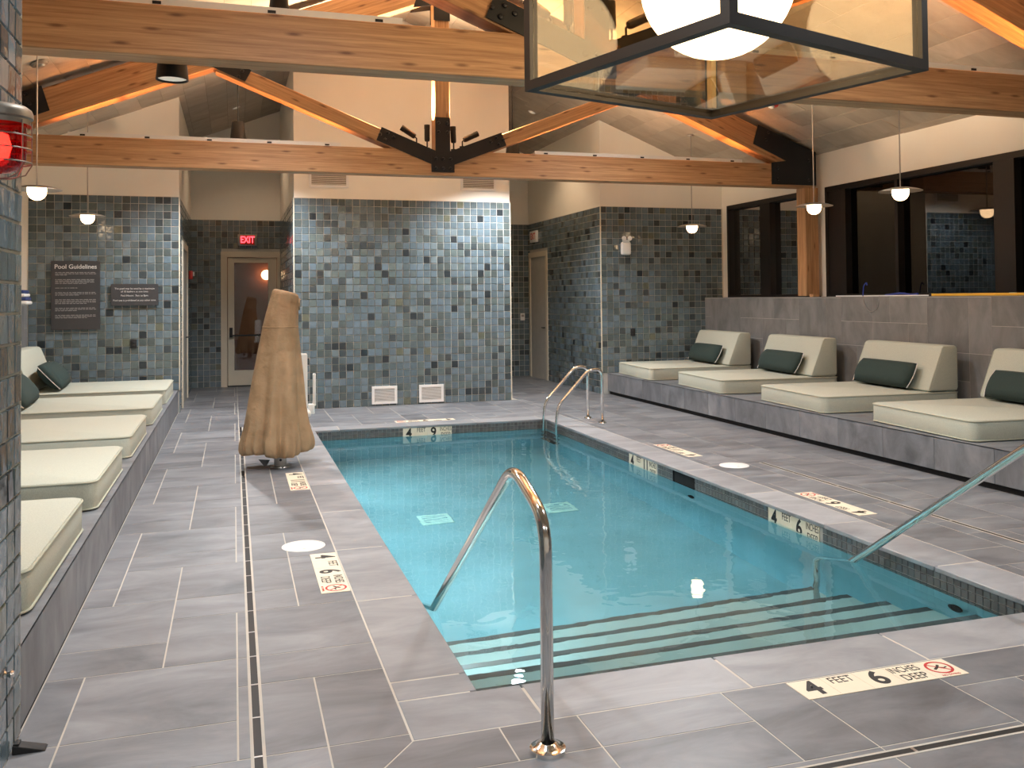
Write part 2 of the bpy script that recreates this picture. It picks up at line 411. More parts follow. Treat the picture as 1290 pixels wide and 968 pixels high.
# ================================================================== STRUCTURE
# ---- floor: slab of grout with the pool cut out, paved
DX0, DX1 = .062, .090                                # drain slot beside the left platform
DRX0, DRX1 = 4.655, 4.683
DFY0, DFY1 = 2.535, 2.563
fl = MB(); x0, x1, y0, y1 = XL-.3, XR+.4, YF-.3, YE+.1
for b in ((x0, PX0-.02, y0, y1), (PX1+.02, x1, y0, y1), (PX0-.02, PX1+.02, y0, PY0-.02), (PX0-.02, PX1+.02, PY1+.02, y1)):
    fl.box(b[0], b[1], b[2], b[3], -.25, -.0012)
FLOOR = struct(fl.build('floor', 'grout')); tag(FLOOR, 'grey slate-look paving in mixed sizes around the pool', 'floor')
ox0, ox1, oy0, oy1 = PX0-CW, PX1+CW, PY0-CW, PY1+CW  # outer edge of the coping
e = .008                                             # pale edge strips beside the slots
regs = [rect(-.74, DX0-e, DFY0-e, YE), rect(-.74, DX0-e, YF, DFY0-e), rect(DX0-e, ox0, 11.5, YE),
        [(DX1+e, DFY1+e), (DX1+e+.02, DFY1+e), (ox0, oy0), (ox0, 11.5), (DX1+e, 11.5)],
        [(DX1+e+.02, DFY1+e), (DRX0-e, DFY1+e), (DRX0-e, oy0), (ox0, oy0)],
        rect(ox1, DRX0-e, oy0, 7.30), rect(DRX1+e, 5.74, DFY1+e, 7.30), rect(ox1, 5.74, 7.30, YE),
        rect(ox0, ox1, oy1, YB), rect(DX0-e, 7.4, YF, DFY0-e)]
polys = paving(regs)
slabs(FLOOR, polys, lambda u, v, h: (u, v, h), 'slate')

# ---- rear mass with the tall tiled face
WB = struct(xzprism('wall_back', gable(.82, 4.02), YB+.004, YE+.2, 'plaster'))
tag(WB, 'central wall, blue-grey glazed tile below white plaster', 'wall')
tag(MB().box(.822, 4.018, YB, YB+.01, 0, 3.0).box(.816, .822, YB, YE, 0, 3.0).build('grout_bed', 'groutw', WB), None)
zellige(WB, (.82, YB, 0), (1,0,0), (0,0,1), 3.2, 3.0, True, seed=2)
zellige(WB, (.816, YE, 0), (0,-1,0), (0,0,1), YE-YB, 3.0, False, seed=3)
# ---- sign wall and its hallway side
WS = struct(xzprism('wall_left_rear', gable(XL-.2, -.724), YL+.004, YE+.2, 'plaster'))
tag(WS, 'tiled wall carrying the charcoal pool signs', 'wall')
MB().box(-2.61, -.722, YL, YL+.01, 0, 3.0).box(-.726, -.720, YL, YE, 0, 3.0).build('grout_bed', 'groutw', WS)
zellige(WS, (-2.61, YL, BZL), (1,0,0), (0,0,1), 1.89, 3.0-BZL, True, seed=4)
zellige(WS, (-.72, YL, 0), (0,1,0), (0,0,1), YE-YL, 3.0, False, holes=[(.55, 2.1, 0, 2.45)], seed=5)
# ---- alcove wall at the right rear
WA = struct(xzprism('wall_right_rear', gable(5.604, XR+.4), YR+.004, YE+.2, 'plaster'))
tag(WA, 'dark green-grey tiled wall behind the far right daybed', 'wall')
MB().box(5.602, 7.80, YR, YR+.01, 0, 3.0).box(5.598, 5.604, YR, YE, 0, 3.0).build('grout_bed', 'groutw', WA)
zellige(WA, (5.60, YR, BZ), (1,0,0), (0,0,1), 2.20, 3.0-BZ, True, seed=6)
zellige(WA, (5.598, YE, 0), (0,-1,0), (0,0,1), YE-YR, 3.0, False, holes=[(.06, 1.14, 0, 2.45)], seed=7)
# ---- hallway end wall
WE = MB()
for b in ((XL, -.22, 0, 6), (.84, XR, 0, 6), (-.22, .84, 2.43, 6)): WE.box(b[0], b[1], YE+.004, YE+.12, b[2], b[3])
WE = struct(WE.build('wall_rear', 'plaster')); tag(WE, 'end wall of the rear hallways, dark tiled below', 'wall')
MB().box(-.72, -.22, YE, YE+.01, 0, 3.0).box(-.22, .82, YE, YE+.01, 2.43, 3.0).box(4.02, 5.6, YE, YE+.01, 0, 3.0).build('grout_bed', 'groutw', WE)
zellige(WE, (-.72, YE, 0), (1,0,0), (0,0,1), 1.54, 3.0, False, holes=[(.48, 1.6, 0, 2.45)], seed=8)
zellige(WE, (4.02, YE, 0), (1,0,0), (0,0,1), 1.58, 3.0, False, seed=9)
# ---- near pillar wall at the left
WP = struct(MB().box(XL, -.744, 1.1, 3.645, 0, 3.9).build('wall_left_near', 'groutw')); tag(WP, 'glazed tile pillar at the left edge', 'wall')
zellige(WP, (-.744, 1.1, 0), (0,1,0), (0,0,1), 2.545, 3.24, True, pitch=.108, seed=10)
# ---- corner trims
for i, (x, y, z0) in enumerate(((4.02, YB-.012, 0), (.816, YB-.012, 0), (5.60, YR-.012, BZ), (-.72, YL-.012, BZL), (7.79, YR-.012, 1.53), (-.741, 3.647, 0))):
    struct(boxo('trim_%d' % (i+1), (x-(.008 if i < 5 else .004), x+(.008 if i < 5 else .003), y-(.004 if i < 5 else .001), y+(.012 if i < 5 else .003), z0, 3.0 if i < 5 else 3.24), 'cream'))
# ---- left outer wall, front wall
struct(MB().box(XL-.2, XL, YF, YL, 0, 3.6).build('wall_left', 'plaster'))
struct(xzprism('wall_front', gable(XL-.2, XR+.4), YF-.2, YF, 'plaster'))
# ---- lower stone walls both sides
def stone_wall(name, x, face, y0, y1, label, zb):
    o = struct(MB().box(min(x, x-face*.36), max(x, x-face*.36), y0, y1, 0, 1.515).build(name, 'grout')); tag(o, label, 'wall')
    polys = paving([rect(zb, 1.515, y0, y1)], ox=.91, oy=7.68, g=.002)
    slabs(o, polys, lambda u, v, h: (x+face*(.0018+h), v, u), 'slatew')
    MB().box(min(x, x-face*.36)-.002, max(x, x-face*.36)+.002, y0, y1, 1.515, 1.523).build('cap', 'slatew', o)
    return o
stone_wall('wall_right_low', 7.456, -1, -3.0, YR, 'grey slate-tiled half wall below the dark windows', BZ)
stone_wall('wall_left_low', -2.616, 1, 3.65, YL, 'grey slate-tiled half wall behind the left daybeds', BZL)
# ---- right upper wall with the window band
WR = MB(); ZH = 3.03
WR.box(XR, XR+.3, YF, YR, ZH, 3.62)
for a, b in ((13.10, YR), (10.52, 10.92), (YF, -1.5)): WR.box(XR, XR+.3, a, b, 1.5, ZH)
WR.box(XR, XR+.3, YF, YR, 0, 1.5)
WR = struct(WR.build('wall_right', 'plaster')); tag(WR, 'white plaster wall above the dark windows', 'wall')
for y in (10.78, 10.50, 13.12):
    pass
def window(n, y0, y1, mull, label):
    xg = XR+.09
    w = struct(empty('window_%d' % n)); tag(w, label, 'window')
    fr = MB().box(XR-.012, XR+.14, y0, y1, 1.5, 1.56).box(XR-.012, XR+.14, y0, y1, ZH-.07, ZH).box(XR-.012, XR+.14, y0, y0+.06, 1.56, ZH-.07).box(XR-.012, XR+.14, y1-.06, y1, 1.56, ZH-.07)
    fr.build('frame', 'bronze', w)
    edges = [y0+.06]
    for c, wd in mull:
        boxo('mullion', (XR-.005, XR+.13, c-wd/2, c+wd/2, 1.56, ZH-.07), 'bronze', w); edges += [c-wd/2, c+wd/2]
    edges.append(y1-.06)
    for a, b in zip(edges[::2], edges[1::2]): boxo('pane', (xg, xg+.008, a, b, 1.56, ZH-.07), 'wglass', w)
window(1, 10.92, 13.10, [(12.0, .27)], 'dark window between the timber post and the alcove wall')
window(2, -1.5, 10.52, [(10.28, .36), (9.14, .05), (7.52, .27), (6.0, .05), (4.4, .27), (2.8, .05), (1.2, .27)], 'long dark window above the daybeds reflecting the room')

# ---- ceiling: backing slabs, plank cladding
CE = MB()
for s in (-1, 1):
    xe = XL-.2 if s < 0 else XR+.4
    CE.prism([(XC, 0, zc(XC)+.015), (xe, 0, zc(xe)+.015), (xe, 0, zc(xe)+.12), (XC, 0, zc(XC)+.12)], (0, YF-.2, 0), (0, YE+.3, 0))
CE = struct(CE.build('ceiling', 'ceil')); tag(CE, 'sloped ceiling of pale wood-look planks', 'ceiling')
polys_c = []
ca = math.atan(.4); ln = (XR+.1-XC)/math.cos(ca)
rg = random.Random(4); pw = .30
for s in (-1, 1):
    for r in range(int(ln/pw)+1):
        y = YF-rg.random()*1.2
        while y < YE:
            u0, u1 = r*pw+.002, min((r+1)*pw, ln)-.002
            a, b = max(y, YF)+.0015, min(y+1.2, YE)-.0015
            if b-a > .05 and u1-u0 > .05: polys_c.append((s, u0, u1, a, b))
            y += 1.2
def cpl(s, u, y, h): return (XC+s*(u*math.cos(ca)-0) - s*h*math.sin(ca)*0, y, zc(XC)-u*math.sin(ca)+.012-h)
polys_c.sort(key=lambda q: (Vector(cpl(q[0], (q[1]+q[2])/2, (q[3]+q[4])/2, 0))-Vector((2.4, 10, 2))).length)
rest = MB()
for i, (s, u0, u1, a, b) in enumerate(polys_c):
    mb = MB() if i < 300 else rest; hh = rg.choice((.010, .012, .014))
    p = [cpl(s, u, y, 0) for u, y in ((u0, a), (u1, a), (u1, b), (u0, b))]+[cpl(s, u, y, hh) for u, y in ((u0, a), (u1, a), (u1, b), (u0, b))]
    mb.add(p, [(4,5,6,7),(0,1,5,4),(1,2,6,5),(2,3,7,6),(3,0,4,7)])
    if i < 300: mb.build('plank', 'plank', CE)
tag(rest.build('plank_cladding', 'plank', CE), kind='stuff')

# ---- doors
def door_rear():
    d = struct(empty('door_1')); tag(d, 'cream door with tall glass pane under the exit sign', 'door')
    MB().box(-.22, -.11, YE-.03, YE+.08, 0, 2.43).box(.76, .84, YE-.03, YE+.08, 0, 2.43).box(-.11, .76, YE-.03, YE+.08, 2.33, 2.43).build('door_frame', 'cream', d)
    x0, x1, y0, y1 = -.10, .75, YE+.0, YE+.045
    MB().box(x0, .01, y0, y1, .02, 2.32).box(.60, x1, y0, y1, .02, 2.32).box(.01, .60, y0, y1, .02, .29).box(.01, .60, y0, y1, 2.23, 2.32).build('leaf', 'cream', d)
    boxo('pane', (.01, .60, y0+.02, y0+.026, .29, 2.23), 'dglass', d)
    b = MB().tube([(-.05, y0-.07, .92), (.70, y0-.07, .92)], .014, 10).box(-.075, -.02, y0-.075, y0, .89, 1.06).box(.66, .71, y0-.075, y0, .90, .96); b.build('panic_bar', 'blackm', d)
    boxo('threshold', (-.11, .76, YE-.02, YE+.06, 0, .02), 'rubber', d)
door_rear()
def door_hall(n, x, face, y0, y1, label, handle_y):
    d = struct(empty('door_%d' % n)); tag(d, label, 'door')
    a, b = (x-.02, x+.10) if face < 0 else (x-.10, x+.02)
    MB().box(a, b, y0, y0+.09, 0, 2.43).box(a, b, y1-.09, y1, 0, 2.43).box(a, b, y0+.09, y1-.09, 2.33, 2.43).build('door_frame', 'cream', d)
    c = x-face*.045
    boxo('leaf', (c-.02, c+.02, y0+.09, y1-.09, .01, 2.33), 'cream', d)
    s = x-face*.02
    MB().box(s-.012, s+.012+0, handle_y-.03, handle_y+.03, .86, 1.14).tube([(s, handle_y, .98), (s+face*.05, handle_y, .98), (s+face*.05, handle_y+.11, .98)], .011, 8).build('handle', 'blackm', d)
door_hall(2, -.72, 1, 13.87, 15.4, 'cream hallway door frame beside the sign wall', 15.0)
door_hall(3, 5.598, -1, 15.80, 16.88, 'cream door in the dark tiled right hallway', 15.98)
# room beyond the glass door
bw = MB().box(-1.2, 2.2, YE+1.6, YE+1.7, 0, 2.8).box(-1.3, -1.2, YE+.12, YE+1.7, 0, 2.8).box(2.2, 2.3, YE+.12, YE+1.7, 0, 2.8).box(-1.3, 2.3, YE+.12, YE+1.7, 2.8, 2.9).box(-1.3, 2.3, YE+.2, YE+1.7, -.1, 0)
struct(tag(bw.build('wall_corridor', 'brown'), 'reddish brown corridor seen through the glass door', 'wall'))

t = empty('added_corridor_lamp', (.62, YE+1.55, 2.05)); tag(t, 'glowing globe added behind the glass door as a lamp reflection', 'lamp')  # globe added to light the corridor and stand for a reflected lamp
MB().lathe([(0, -.10), (.05, -.087), (.087, -.05), (.10, 0), (.087, .05), (.05, .087), (0, .10)], (0, -.06, 0), 24).build('globe', 'pend', t, 'all')
MB().lathe([(0, 0), (.06, 0), (.055, -.02), (0, -.022)], (0, .048, 0), 20, 'y').build('wall_plate', 'brass', t, True)
# ================================================================== POOL
POOL = empty('swimming_pool', (0, 0, 0)); tag(POOL, 'rectangular teal swimming pool sunk in the grey paving', 'pool')
DEP = -1.45; WZ = -.12
sh = MB()
sh.box(PX0-.2, PX0, PY0-.2, PY1+.2, DEP-.15, -.165).box(PX1, PX1+.2, PY0-.2, PY1+.2, DEP-.15, -.165)
sh.box(PX0, PX1, PY0-.2, PY0, DEP-.15, -.165).box(PX0, PX1, PY1, PY1+.2, DEP-.15, -.165).box(PX0, PX1, PY0, PY1, DEP-.15, DEP)
sh.build('shell', 'shell', POOL)
bk = MB()
SKY0, SKY1 = 6.99, 7.40                              # skimmer mouth in the right wall
bk.box(PX0-.2, PX0-.004, PY0-.2, PY1+.2, -.165, -.02).box(PX1+.004, PX1+.2, PY0-.2, SKY0, -.165, -.02).box(PX1+.004, PX1+.2, SKY1, PY1+.2, -.165, -.02)
bk.box(PX0, PX1, PY0-.2, PY0-.004, -.165, -.02).box(PX0, PX1, PY1+.004, PY1+.2, -.165, -.02)
bk.build('waterline_bed', 'groutw', POOL)
# waterline mosaic: rows of small tiles
def mosaic(face, skip=()):
    cells = []; p = .0505
    lo, hi = (PY0, PY1) if face in 'LR' else (PX0, PX1)
    for i in range(int((hi-lo)/p)):
        c = lo+(i+.5)*p
        if any(a < c < b for a, b in skip): continue
        for j in range(3): cells.append((c, -.0405-j*p))
    return cells
def mplace(face, c, z):
    return {'R': ((PX1+.001, c, z), (0,-1,0)), 'L': ((PX0-.001, c, z), (0,1,0)), 'B': ((c, PY1+.001, z), (1,0,0)), 'F': ((c, PY0-.001, z), (-1,0,0))}[face]
allc = []
mk = {'R': [(5.245, 5.875), (7.72, 8.345), (SKY0-.005, SKY1+.005)], 'B': [(1.955, 2.575)], 'L': [], 'F': []}
for fc in 'RBLF':
    for c, z in mosaic(fc, mk[fc]):
        q, u = mplace(fc, c, z); allc.append(((Vector(q)-EYE).length + (0 if fc in 'RB' else 100), q, u))
allc.sort(key=lambda q: q[0]); h = .0235
mv = [(-h,-h,0),(h,-h,0),(h,h,0),(-h,h,0),(-h+.002,-h+.002,.004),(h-.002,-h+.002,.004),(h-.002,h-.002,.004),(-h+.002,h-.002,.004)]
mf = [(4,5,6,7),(0,1,5,4),(1,2,6,5),(2,3,7,6),(3,0,4,7)]
mme = bpy.data.meshes.new('waterline_tile'); mme.from_pydata(mv, [], mf); mme.update(); mme.materials.append(MT['mosaic'])
rest = MB()
for i, (_, q, u) in enumerate(allc):
    M4 = frame(Vector(q), u, (0,0,1))
    if i < 300:
        o = bpy.data.objects.new('waterline_tile', mme); COL.objects.link(o); o.parent = POOL; o.matrix_local = M4
    else: rest.add(mv, mf, M4)
tag(rest.build('waterline_tiling', 'mosaic', POOL), kind='stuff')
# coping stones
def cop(poly):
    p = inset(poly, .003); n = len(p)
    mb = MB(); mb.prism([(x, y, 0) for x, y in p], (0,0,-.028), (0,0,0)); mb.build('coping_stone', 'coping', POOL, True, .004, 1)
ov = .012
ys = [PY0, 3.645, 4.675, 5.66, 6.69, 7.70, 8.72, 9.74, PY1]
cop([(ox0, oy0), (1.092, oy0), (1.092, PY0+ov), (PX0+ov, PY0+ov), (PX0+ov, 3.645), (ox0, 3.645)][:0] or [(ox0, oy0), (1.092, oy0), (1.092, PY0+ov), (ox0, PY0+ov)])
ys[0] = PY0+ov; ys[-1] = PY1-ov
for a, b in zip(ys, ys[1:]):
    if b-a > .05: cop([(ox0, a), (PX0+ov, a), (PX0+ov, b), (ox0, b)])
yr = [PY0+ov, 4.2, 5.2, 6.2, 7.2, 8.2, 9.2, 10.2, PY1-ov]
for a, b in zip(yr, yr[1:]): cop([(PX1-ov, a), (ox1, a), (ox1, b), (PX1-ov, b)])
xs = [1.092, 1.955, 2.81, 3.67, ox1]
for a, b in zip(xs, xs[1:]): cop([(a, oy0), (b, oy0), (b, PY0+ov), (a, PY0+ov)])
xs = [ox0, 1.2, 2.05, 2.9, 3.75, ox1]
for a, b in zip(xs, xs[1:]): cop([(a, PY1-ov), (b, PY1-ov), (b, oy1), (a, oy1)])
# entry steps
NY = [3.91, 4.27, 4.61, 4.98, 5.36]; NZ = [-.30, -.53, -.76, -.99, -1.22]
for k, (y, z) in enumerate(zip(NY, NZ)):
    s = boxo('step', (PX0+.001, PX1-.001, (PY0+.001 if k == 0 else NY[k-1]), y, DEP, z), 'stepm', POOL)
    MB().box(PX0+.002, PX1-.002, y-.05, y+.003, z-.05, z+.003).build('nosing', 'nose', s)
# skimmer, floor drains, return inlets
MB().box(PX1+.012, PX1+.0195, SKY0, SKY1, -.165, -.02).box(PX1, PX1+.012, SKY0, SKY0+.006, -.165, -.02).box(PX1, PX1+.012, SKY1-.006, SKY1, -.165, -.02).box(PX1, PX1+.012, SKY0, SKY1, -.165, -.155).build('skimmer', 'dark', POOL)  # shallow plate coloured black in place of the shade inside the skimmer mouth
for x, y in ((1.75, 8.08), (2.95, 8.08)):
    d = boxo('main_drain', (x-.15, x+.15, y-.15, y+.15, DEP, DEP+.02), 'inlet', POOL, .006)
    for k in range(5): boxo('grate_bar', (x-.11, x+.11, y-.10+k*.045, y-.085+k*.045, DEP+.02, DEP+.024), 'shell', d)
for y, z in ((4.05, -.33), (7.05, -.45)):
    o = MB().lathe([(0, 0), (.045, 0), (.05, -.012), (.03, -.014), (.026, -.004), (0, -.004)], (PX1, y, z), 18, 'x').build('return_inlet', 'dark', POOL, True)
# fill lamps added out of view on the left wall to brighten the basin
for y in (4.72, 6.0, 7.2, 8.4, 9.5):
    q = MB().lathe([(0, .006), (.085, .006), (.10, .014), (.105, 0)], (PX0, y, -.40), 26, 'x').build('pool_fill_light', 'whitep', POOL, True)
    MB().lathe([(0, .009), (.082, .007)], (PX0, y, -.40), 22, 'x').build('lens', 'inlet', q)
    spot('pool_fill_beam', (PX0+.03, y, -.40), (PX0+.85, y, -1.5), P_POOL, (.90, 1.0, 1.0), 104, .6, .08, q)
# water surface
wm = MB(); wm.add([(PX0-.002, PY0-.002, WZ), (PX1+.002, PY0-.002, WZ), (PX1+.002, PY1+.002, WZ), (PX0-.002, PY1+.002, WZ)], [(0,1,2,3)])
WATER = wm.build('pool_water', 'water'); tag(WATER, 'clear still water filling the pool', 'water', kind='stuff')

# ---- slot drains
def drain(name, label, boxes, edges, bars, group='slot drains'):
    d = empty(name); tag(d, label, 'drain')
    MB().box(*boxes, -.06, -.0006).build('slot', 'slot', d)
    for b in edges: MB().box(*b, -.02, .0005).build('edge_strip', 'grout', d)
    mb = None
    for b in bars: boxo('cross_bar', (*b, -.012, .0002), 'brushed', d)
drain('slot_drain', 'long black slot drain running between left daybeds and pool', (DX0, DX1, DFY0, 11.5), [(DX0-.007, DX0, DFY1+.012, 11.51), (DX1, DX1+.007, DFY1+.012, 11.51)], [(DX0, DX1, y, y+.010) for y in [3.2+.3*k for k in range(27)]])
drain('slot_drain', 'slot drain across the paving in front of the pool', (DX1+.012, DRX0, DFY0, DFY1), [(DX1+.012, 5.7, DFY0-.010, DFY0), (DX1+.012, DRX0-.012, DFY1, DFY1+.010)], [(x, x+.012, DFY0, DFY1) for x in [.4+.6*k for k in range(7)]])
drain('slot_drain', 'slot drain in the paving beside the right daybed platform', (DRX0, DRX1, DFY1, 7.30), [(DRX0-.010, DRX0, DFY1+.012, 7.31), (DRX1, DRX1+.010, DFY1+.012, 7.31)], [(DRX0, DRX1, y, y+.012) for y in [3.2+.6*k for k in range(7)]])

# ---- depth markers
def marker(label, o, ux, uy, number, nodive=True, inches='INCHES'):
    """o: left bottom corner; ux reading direction; uy up direction of the lettering"""
    t = empty('depth_marker'); tag(t, label, 'depth marker')
    F4 = frame(Vector(o), ux, uy); s = .1524; n = 5 if nodive else 4
    def bx(x0, x1, y0, y1, z0, z1, nm, mt):
        mb = MB(); q = MB().box(x0, x1, y0, y1, z0, z1); mb.add(q.v, q.f, F4); return mb.build(nm, mt, t)
    for k in range(n): bx(k*s+.0007, (k+1)*s-.0007, 0, s, -.004, .0025, 'tile', 'marker')
    def tx(b, size, x, y, mt='ink', off=.0, sx=1.): text('lettering', b, size, F4 @ Matrix.Translation((x, y, .0027)), mt, t, offset=off, sx=sx)
    tx('4', .16, s*.5, s*.5, off=.004, sx=.88); tx('FEET', .074, s*1.5, s*.74, sx=.72); tx(number, .16, s*2.5, s*.5, off=.004, sx=.8 if len(number) > 1 else .9)
    tx('INCHES', .070, s*3.5, s*.74, sx=.60); tx('DEEP', .074, s*3.5, s*.28, sx=.72)
    if nodive:
        mb = MB(); c = Vector((s*4.5, s*.55, .0031)); R = .052
        ring = [c+Vector((math.cos(a)*R, math.sin(a)*R, 0)) for a in [2*math.pi*i/28 for i in range(28)]]
        q = MB(); q.tube(ring, .0055, 6, True); q.tube([c+Vector((-R*.7, R*.7, 0)), c+Vector((R*.7, -R*.7, 0))], .004, 6)
        q.v = [(x, y, .0026+(z-.0031)*.1+.0004) for x, y, z in q.v]
        mb.add(q.v, q.f, F4); mb.build('prohibition_ring', 'redink', t)
        q = MB(); q.tube([c+Vector(p) for p in ((-.03, -.012, 0), (-.005, .004, 0), (.012, .022, 0))], .006, 6); q.tube([c+Vector(p) for p in ((-.005, .004, 0), (.02, -.008, 0), (.034, -.002, 0))], .004, 6)
        q.v = [(x, y, .0026+(z-.0031)*.1+.0003) for x, y, z in q.v]
        mb = MB(); mb.add(q.v, q.f, F4); mb.build('diver_pictogram', 'ink', t)
        tx('NO DIVING', .017, s*4.5, s*.09, 'redink')
    return t
marker('ivory 4 feet 6 inches marker set flat in the paving at the pool front', (2.097, 2.980, 0), (1,0,0), (0,1,0), '6')
marker('ivory 4 feet 6 inches marker flat in the left paving by the white lid', (.437, 5.610, 0), (0,-1,0), (1,0,0), '6')
marker('ivory 4 feet 11 inches marker flat in the paving under the covered lift', (.437, 8.300, 0), (0,-1,0), (1,0,0), '11')
marker('ivory 4 feet 6 inches marker flat in the right paving near the drain', (4.33, 5.320, 0), (0,1,0), (-1,0,0), '6')
marker('ivory 4 feet 11 inches marker flat in the right paving beyond the round lid', (4.33, 7.790, 0), (0,1,0), (-1,0,0), '11')
marker('ivory 4 feet 9 inches marker flat in the paving behind the pool', (2.70, 11.345, 0), (-1,0,0), (0,-1,0), '9')
marker('4 feet 9 inches marker on the far inner pool wall', (1.96, PY1+.0005, -.172), (1,0,0), (0,0,1), '9', False)
marker('4 feet 6 inches marker on the right inner pool wall beside the sloping rail', (PX1+.0005, 5.870, -.172), (0,-1,0), (0,0,1), '6', False)
marker('4 feet 11 inches marker on the right inner pool wall beside the skimmer', (PX1+.0005, 8.338, -.172), (0,-1,0), (0,0,1), '11', False)
# ---- round lids
for (x, y, lb) in ((.415, 5.82, 'round white skimmer lid in the left paving'), (4.355, 7.26, 'round white skimmer lid in the right paving')):
    t = empty('skimmer_lid', (x, y, 0)); tag(t, lb, 'lid')
    MB().lathe([(0, .004), (.118, .004), (.124, .002), (.126, -.004)], n=36).build('disc', 'whitep', t, True)
    MB().lathe([(.127, -.004), (.127, .0035), (.133, .0035), (.135, -.004)], n=36).build('ring', 'whitep', t, True)
    boxo('finger_notch', (-.012, .012, -.075, -.066, .0035, .0048), 'brushed', t)

# ---- handrails
def bez(pts, r=.12, n=6):
    pts = [Vector(p) for p in pts]; out = [pts[0]]
    for i in range(1, len(pts)-1):
        a, b, c = pts[i-1], pts[i], pts[i+1]; l = min(r, (a-b).length*.48, (c-b).length*.48)
        p = b+(a-b).normalized()*l; q = b+(c-b).normalized()*l
        for k in range(n+1):
            t = k/n; out.append(p*(1-t)**2+b*2*t*(1-t)+q*t*t)
    out.append(pts[-1]); return out
def rail(x, label):
    t = empty('handrail', (x, 2.935, 0)); tag(t, label, 'handrail')
    P = bez([(0, 0, 0), (0, 0, .785), (0, .37, .905), (0, 1.86, -.13), (0, 2.22, -.38), (0, 2.22, -1.22)], .125, 8)
    MB().tube(P, .0225, 18).build('tube', 'chrome', t, 'all')
    MB().lathe([(.024, .03), (.03, .028), (.042, .016), (.062, .012), (.064, 0)], n=28).build('flange', 'chrome', t, True)
rail(1.022, 'bent stainless handrail standing in the middle foreground')
rail(3.70, 'stainless handrail sloping into the pool at the right edge')
# ---- pool ladder
t = empty('pool_ladder', (4.33, 10.5, 0)); tag(t, 'stainless ladder with two arched rails at the far pool corner', 'ladder')
for dy in (-.235, .235):
    P = bez([(0, dy, 0), (0, dy, .655), (-.17, dy, .66), (-.565, dy, .25), (-.60, dy, .10), (-.60, dy, -.75)], .13, 6)
    g = MB().tube(P, .019, 14).build('side_rail', 'chrome', t, 'all')
    MB().lathe([(.02, .022), (.045, .014), (.05, 0)], (0, dy, 0), 20).build('flange', 'chrome', g, True)
for z in (-.22, -.46, -.70): boxo('tread', (-.645, -.56, -.235, .235, z-.02, z+.01), 'blackm', t, .006)

# ================================================================== DAYBED PLATFORMS
PL = empty('daybed_platform'); tag(PL, 'long grey slate-tiled platform under the right daybeds', 'platform')
MB().box(5.735, 7.45, -2.5, YR-.012, 0, BZ-.008).build('core', 'groutw', PL)
MB().box(5.70, 5.735, -2.5, YR-.012, .06, BZ-.008).build('riser_bed', 'grout', PL)
MB().box(5.728, 5.736, -2.5, YR-.012, .0, .058).build('toe_recess', 'dark', PL)  # back of the recess coloured near-black as the shade under the riser
y = YR
for k in range(24):
    a, b = (13.255-.635*(k+1), 13.255-.635*k)
    q = MB().box(5.69, 5.70, a+.0025, b-.0025, .055, BZ-.003); q.build('riser_tile', 'slate', PL)
    MB().box(5.69, 6.29, a+.0025, b-.0025, BZ-.01, BZ).build('top_tile', 'slate', PL)
    MB().box(6.295, 7.44, a+.0025, b-.0025, BZ-.01, BZ).build('top_tile', 'slate', PL)
PL2 = empty('daybed_platform'); tag(PL2, 'long grey slate-tiled platform under the left daybeds', 'platform')
MB().box(-2.61, -.752, 3.65, YL-.012, 0, BZL-.008).build('core', 'groutw', PL2)
for k in range(8):
    a, b = 3.652+1.2045*k, 3.652+1.2045*(k+1)
    MB().box(-.752, -.738, a+.0015, b-.0015, .018, BZL-.002).build('riser_tile', 'slate', PL2)
    MB().box(-1.35, -.738, a+.002, b-.002, BZL-.01, BZL).build('top_tile', 'slate', PL2)
    MB().box(-2.60, -1.353, a+.002, b-.002, BZL-.01, BZL).build('top_tile', 'slate', PL2)
MB().box(-.752, -.742, 3.65, YL-.012, 0, .017).build('toe_recess', 'dark', PL2)  # thin strip coloured near-black as shade along the riser foot

def rounded(x0, x1, y0, y1, z0, z1, r=.075, seg=4):
    me = MB().box(x0, x1, y0, y1, z0, z1).mesh('cushion'); bm = bmesh.new(); bm.from_mesh(me)
    ve = [e for e in bm.edges if abs(e.verts[0].co.z-e.verts[1].co.z) > .01]
    bmesh.ops.bevel(bm, geom=ve, offset=r, segments=seg, affect='EDGES', profile=.5)
    he = [e for e in bm.edges if abs(e.verts[0].co.z-e.verts[1].co.z) < .001 and len(e.link_faces) == 2 and abs(e.link_faces[0].normal.z-e.link_faces[1].normal.z) > .5]
    bmesh.ops.bevel(bm, geom=he, offset=.018, segments=2, affect='EDGES', profile=.5)
    bm.to_mesh(me); bm.free(); return me
def loop_rect(x0, x1, y0, y1, z, r=.077, n=5):
    out = []
    for cx, cy, a0 in ((x1-r, y1-r, 0), (x0+r, y1-r, 90), (x0+r, y0+r, 180), (x1-r, y0+r, 270)):
        for k in range(n+1):
            a = math.radians(a0+90*k/n); out.append((cx+r*math.cos(a), cy+r*math.sin(a), z))
    return out
def mattress(loc, rz, L_, W_, label, H=.18):
    t = empty('daybed_mattress', loc, rz); tag(t, label, 'mattress', None)
    p = link('cushion', rounded(-L_/2, L_/2, -W_/2, W_/2, 0, H), 'fabric', t, True)
    for z in (.012, H-.012): MB().tube(loop_rect(-L_/2-.002, L_/2+.002, -W_/2-.002, W_/2+.002, z), .0055, 6, True).build('piping', 'piping', p, True)
    return t
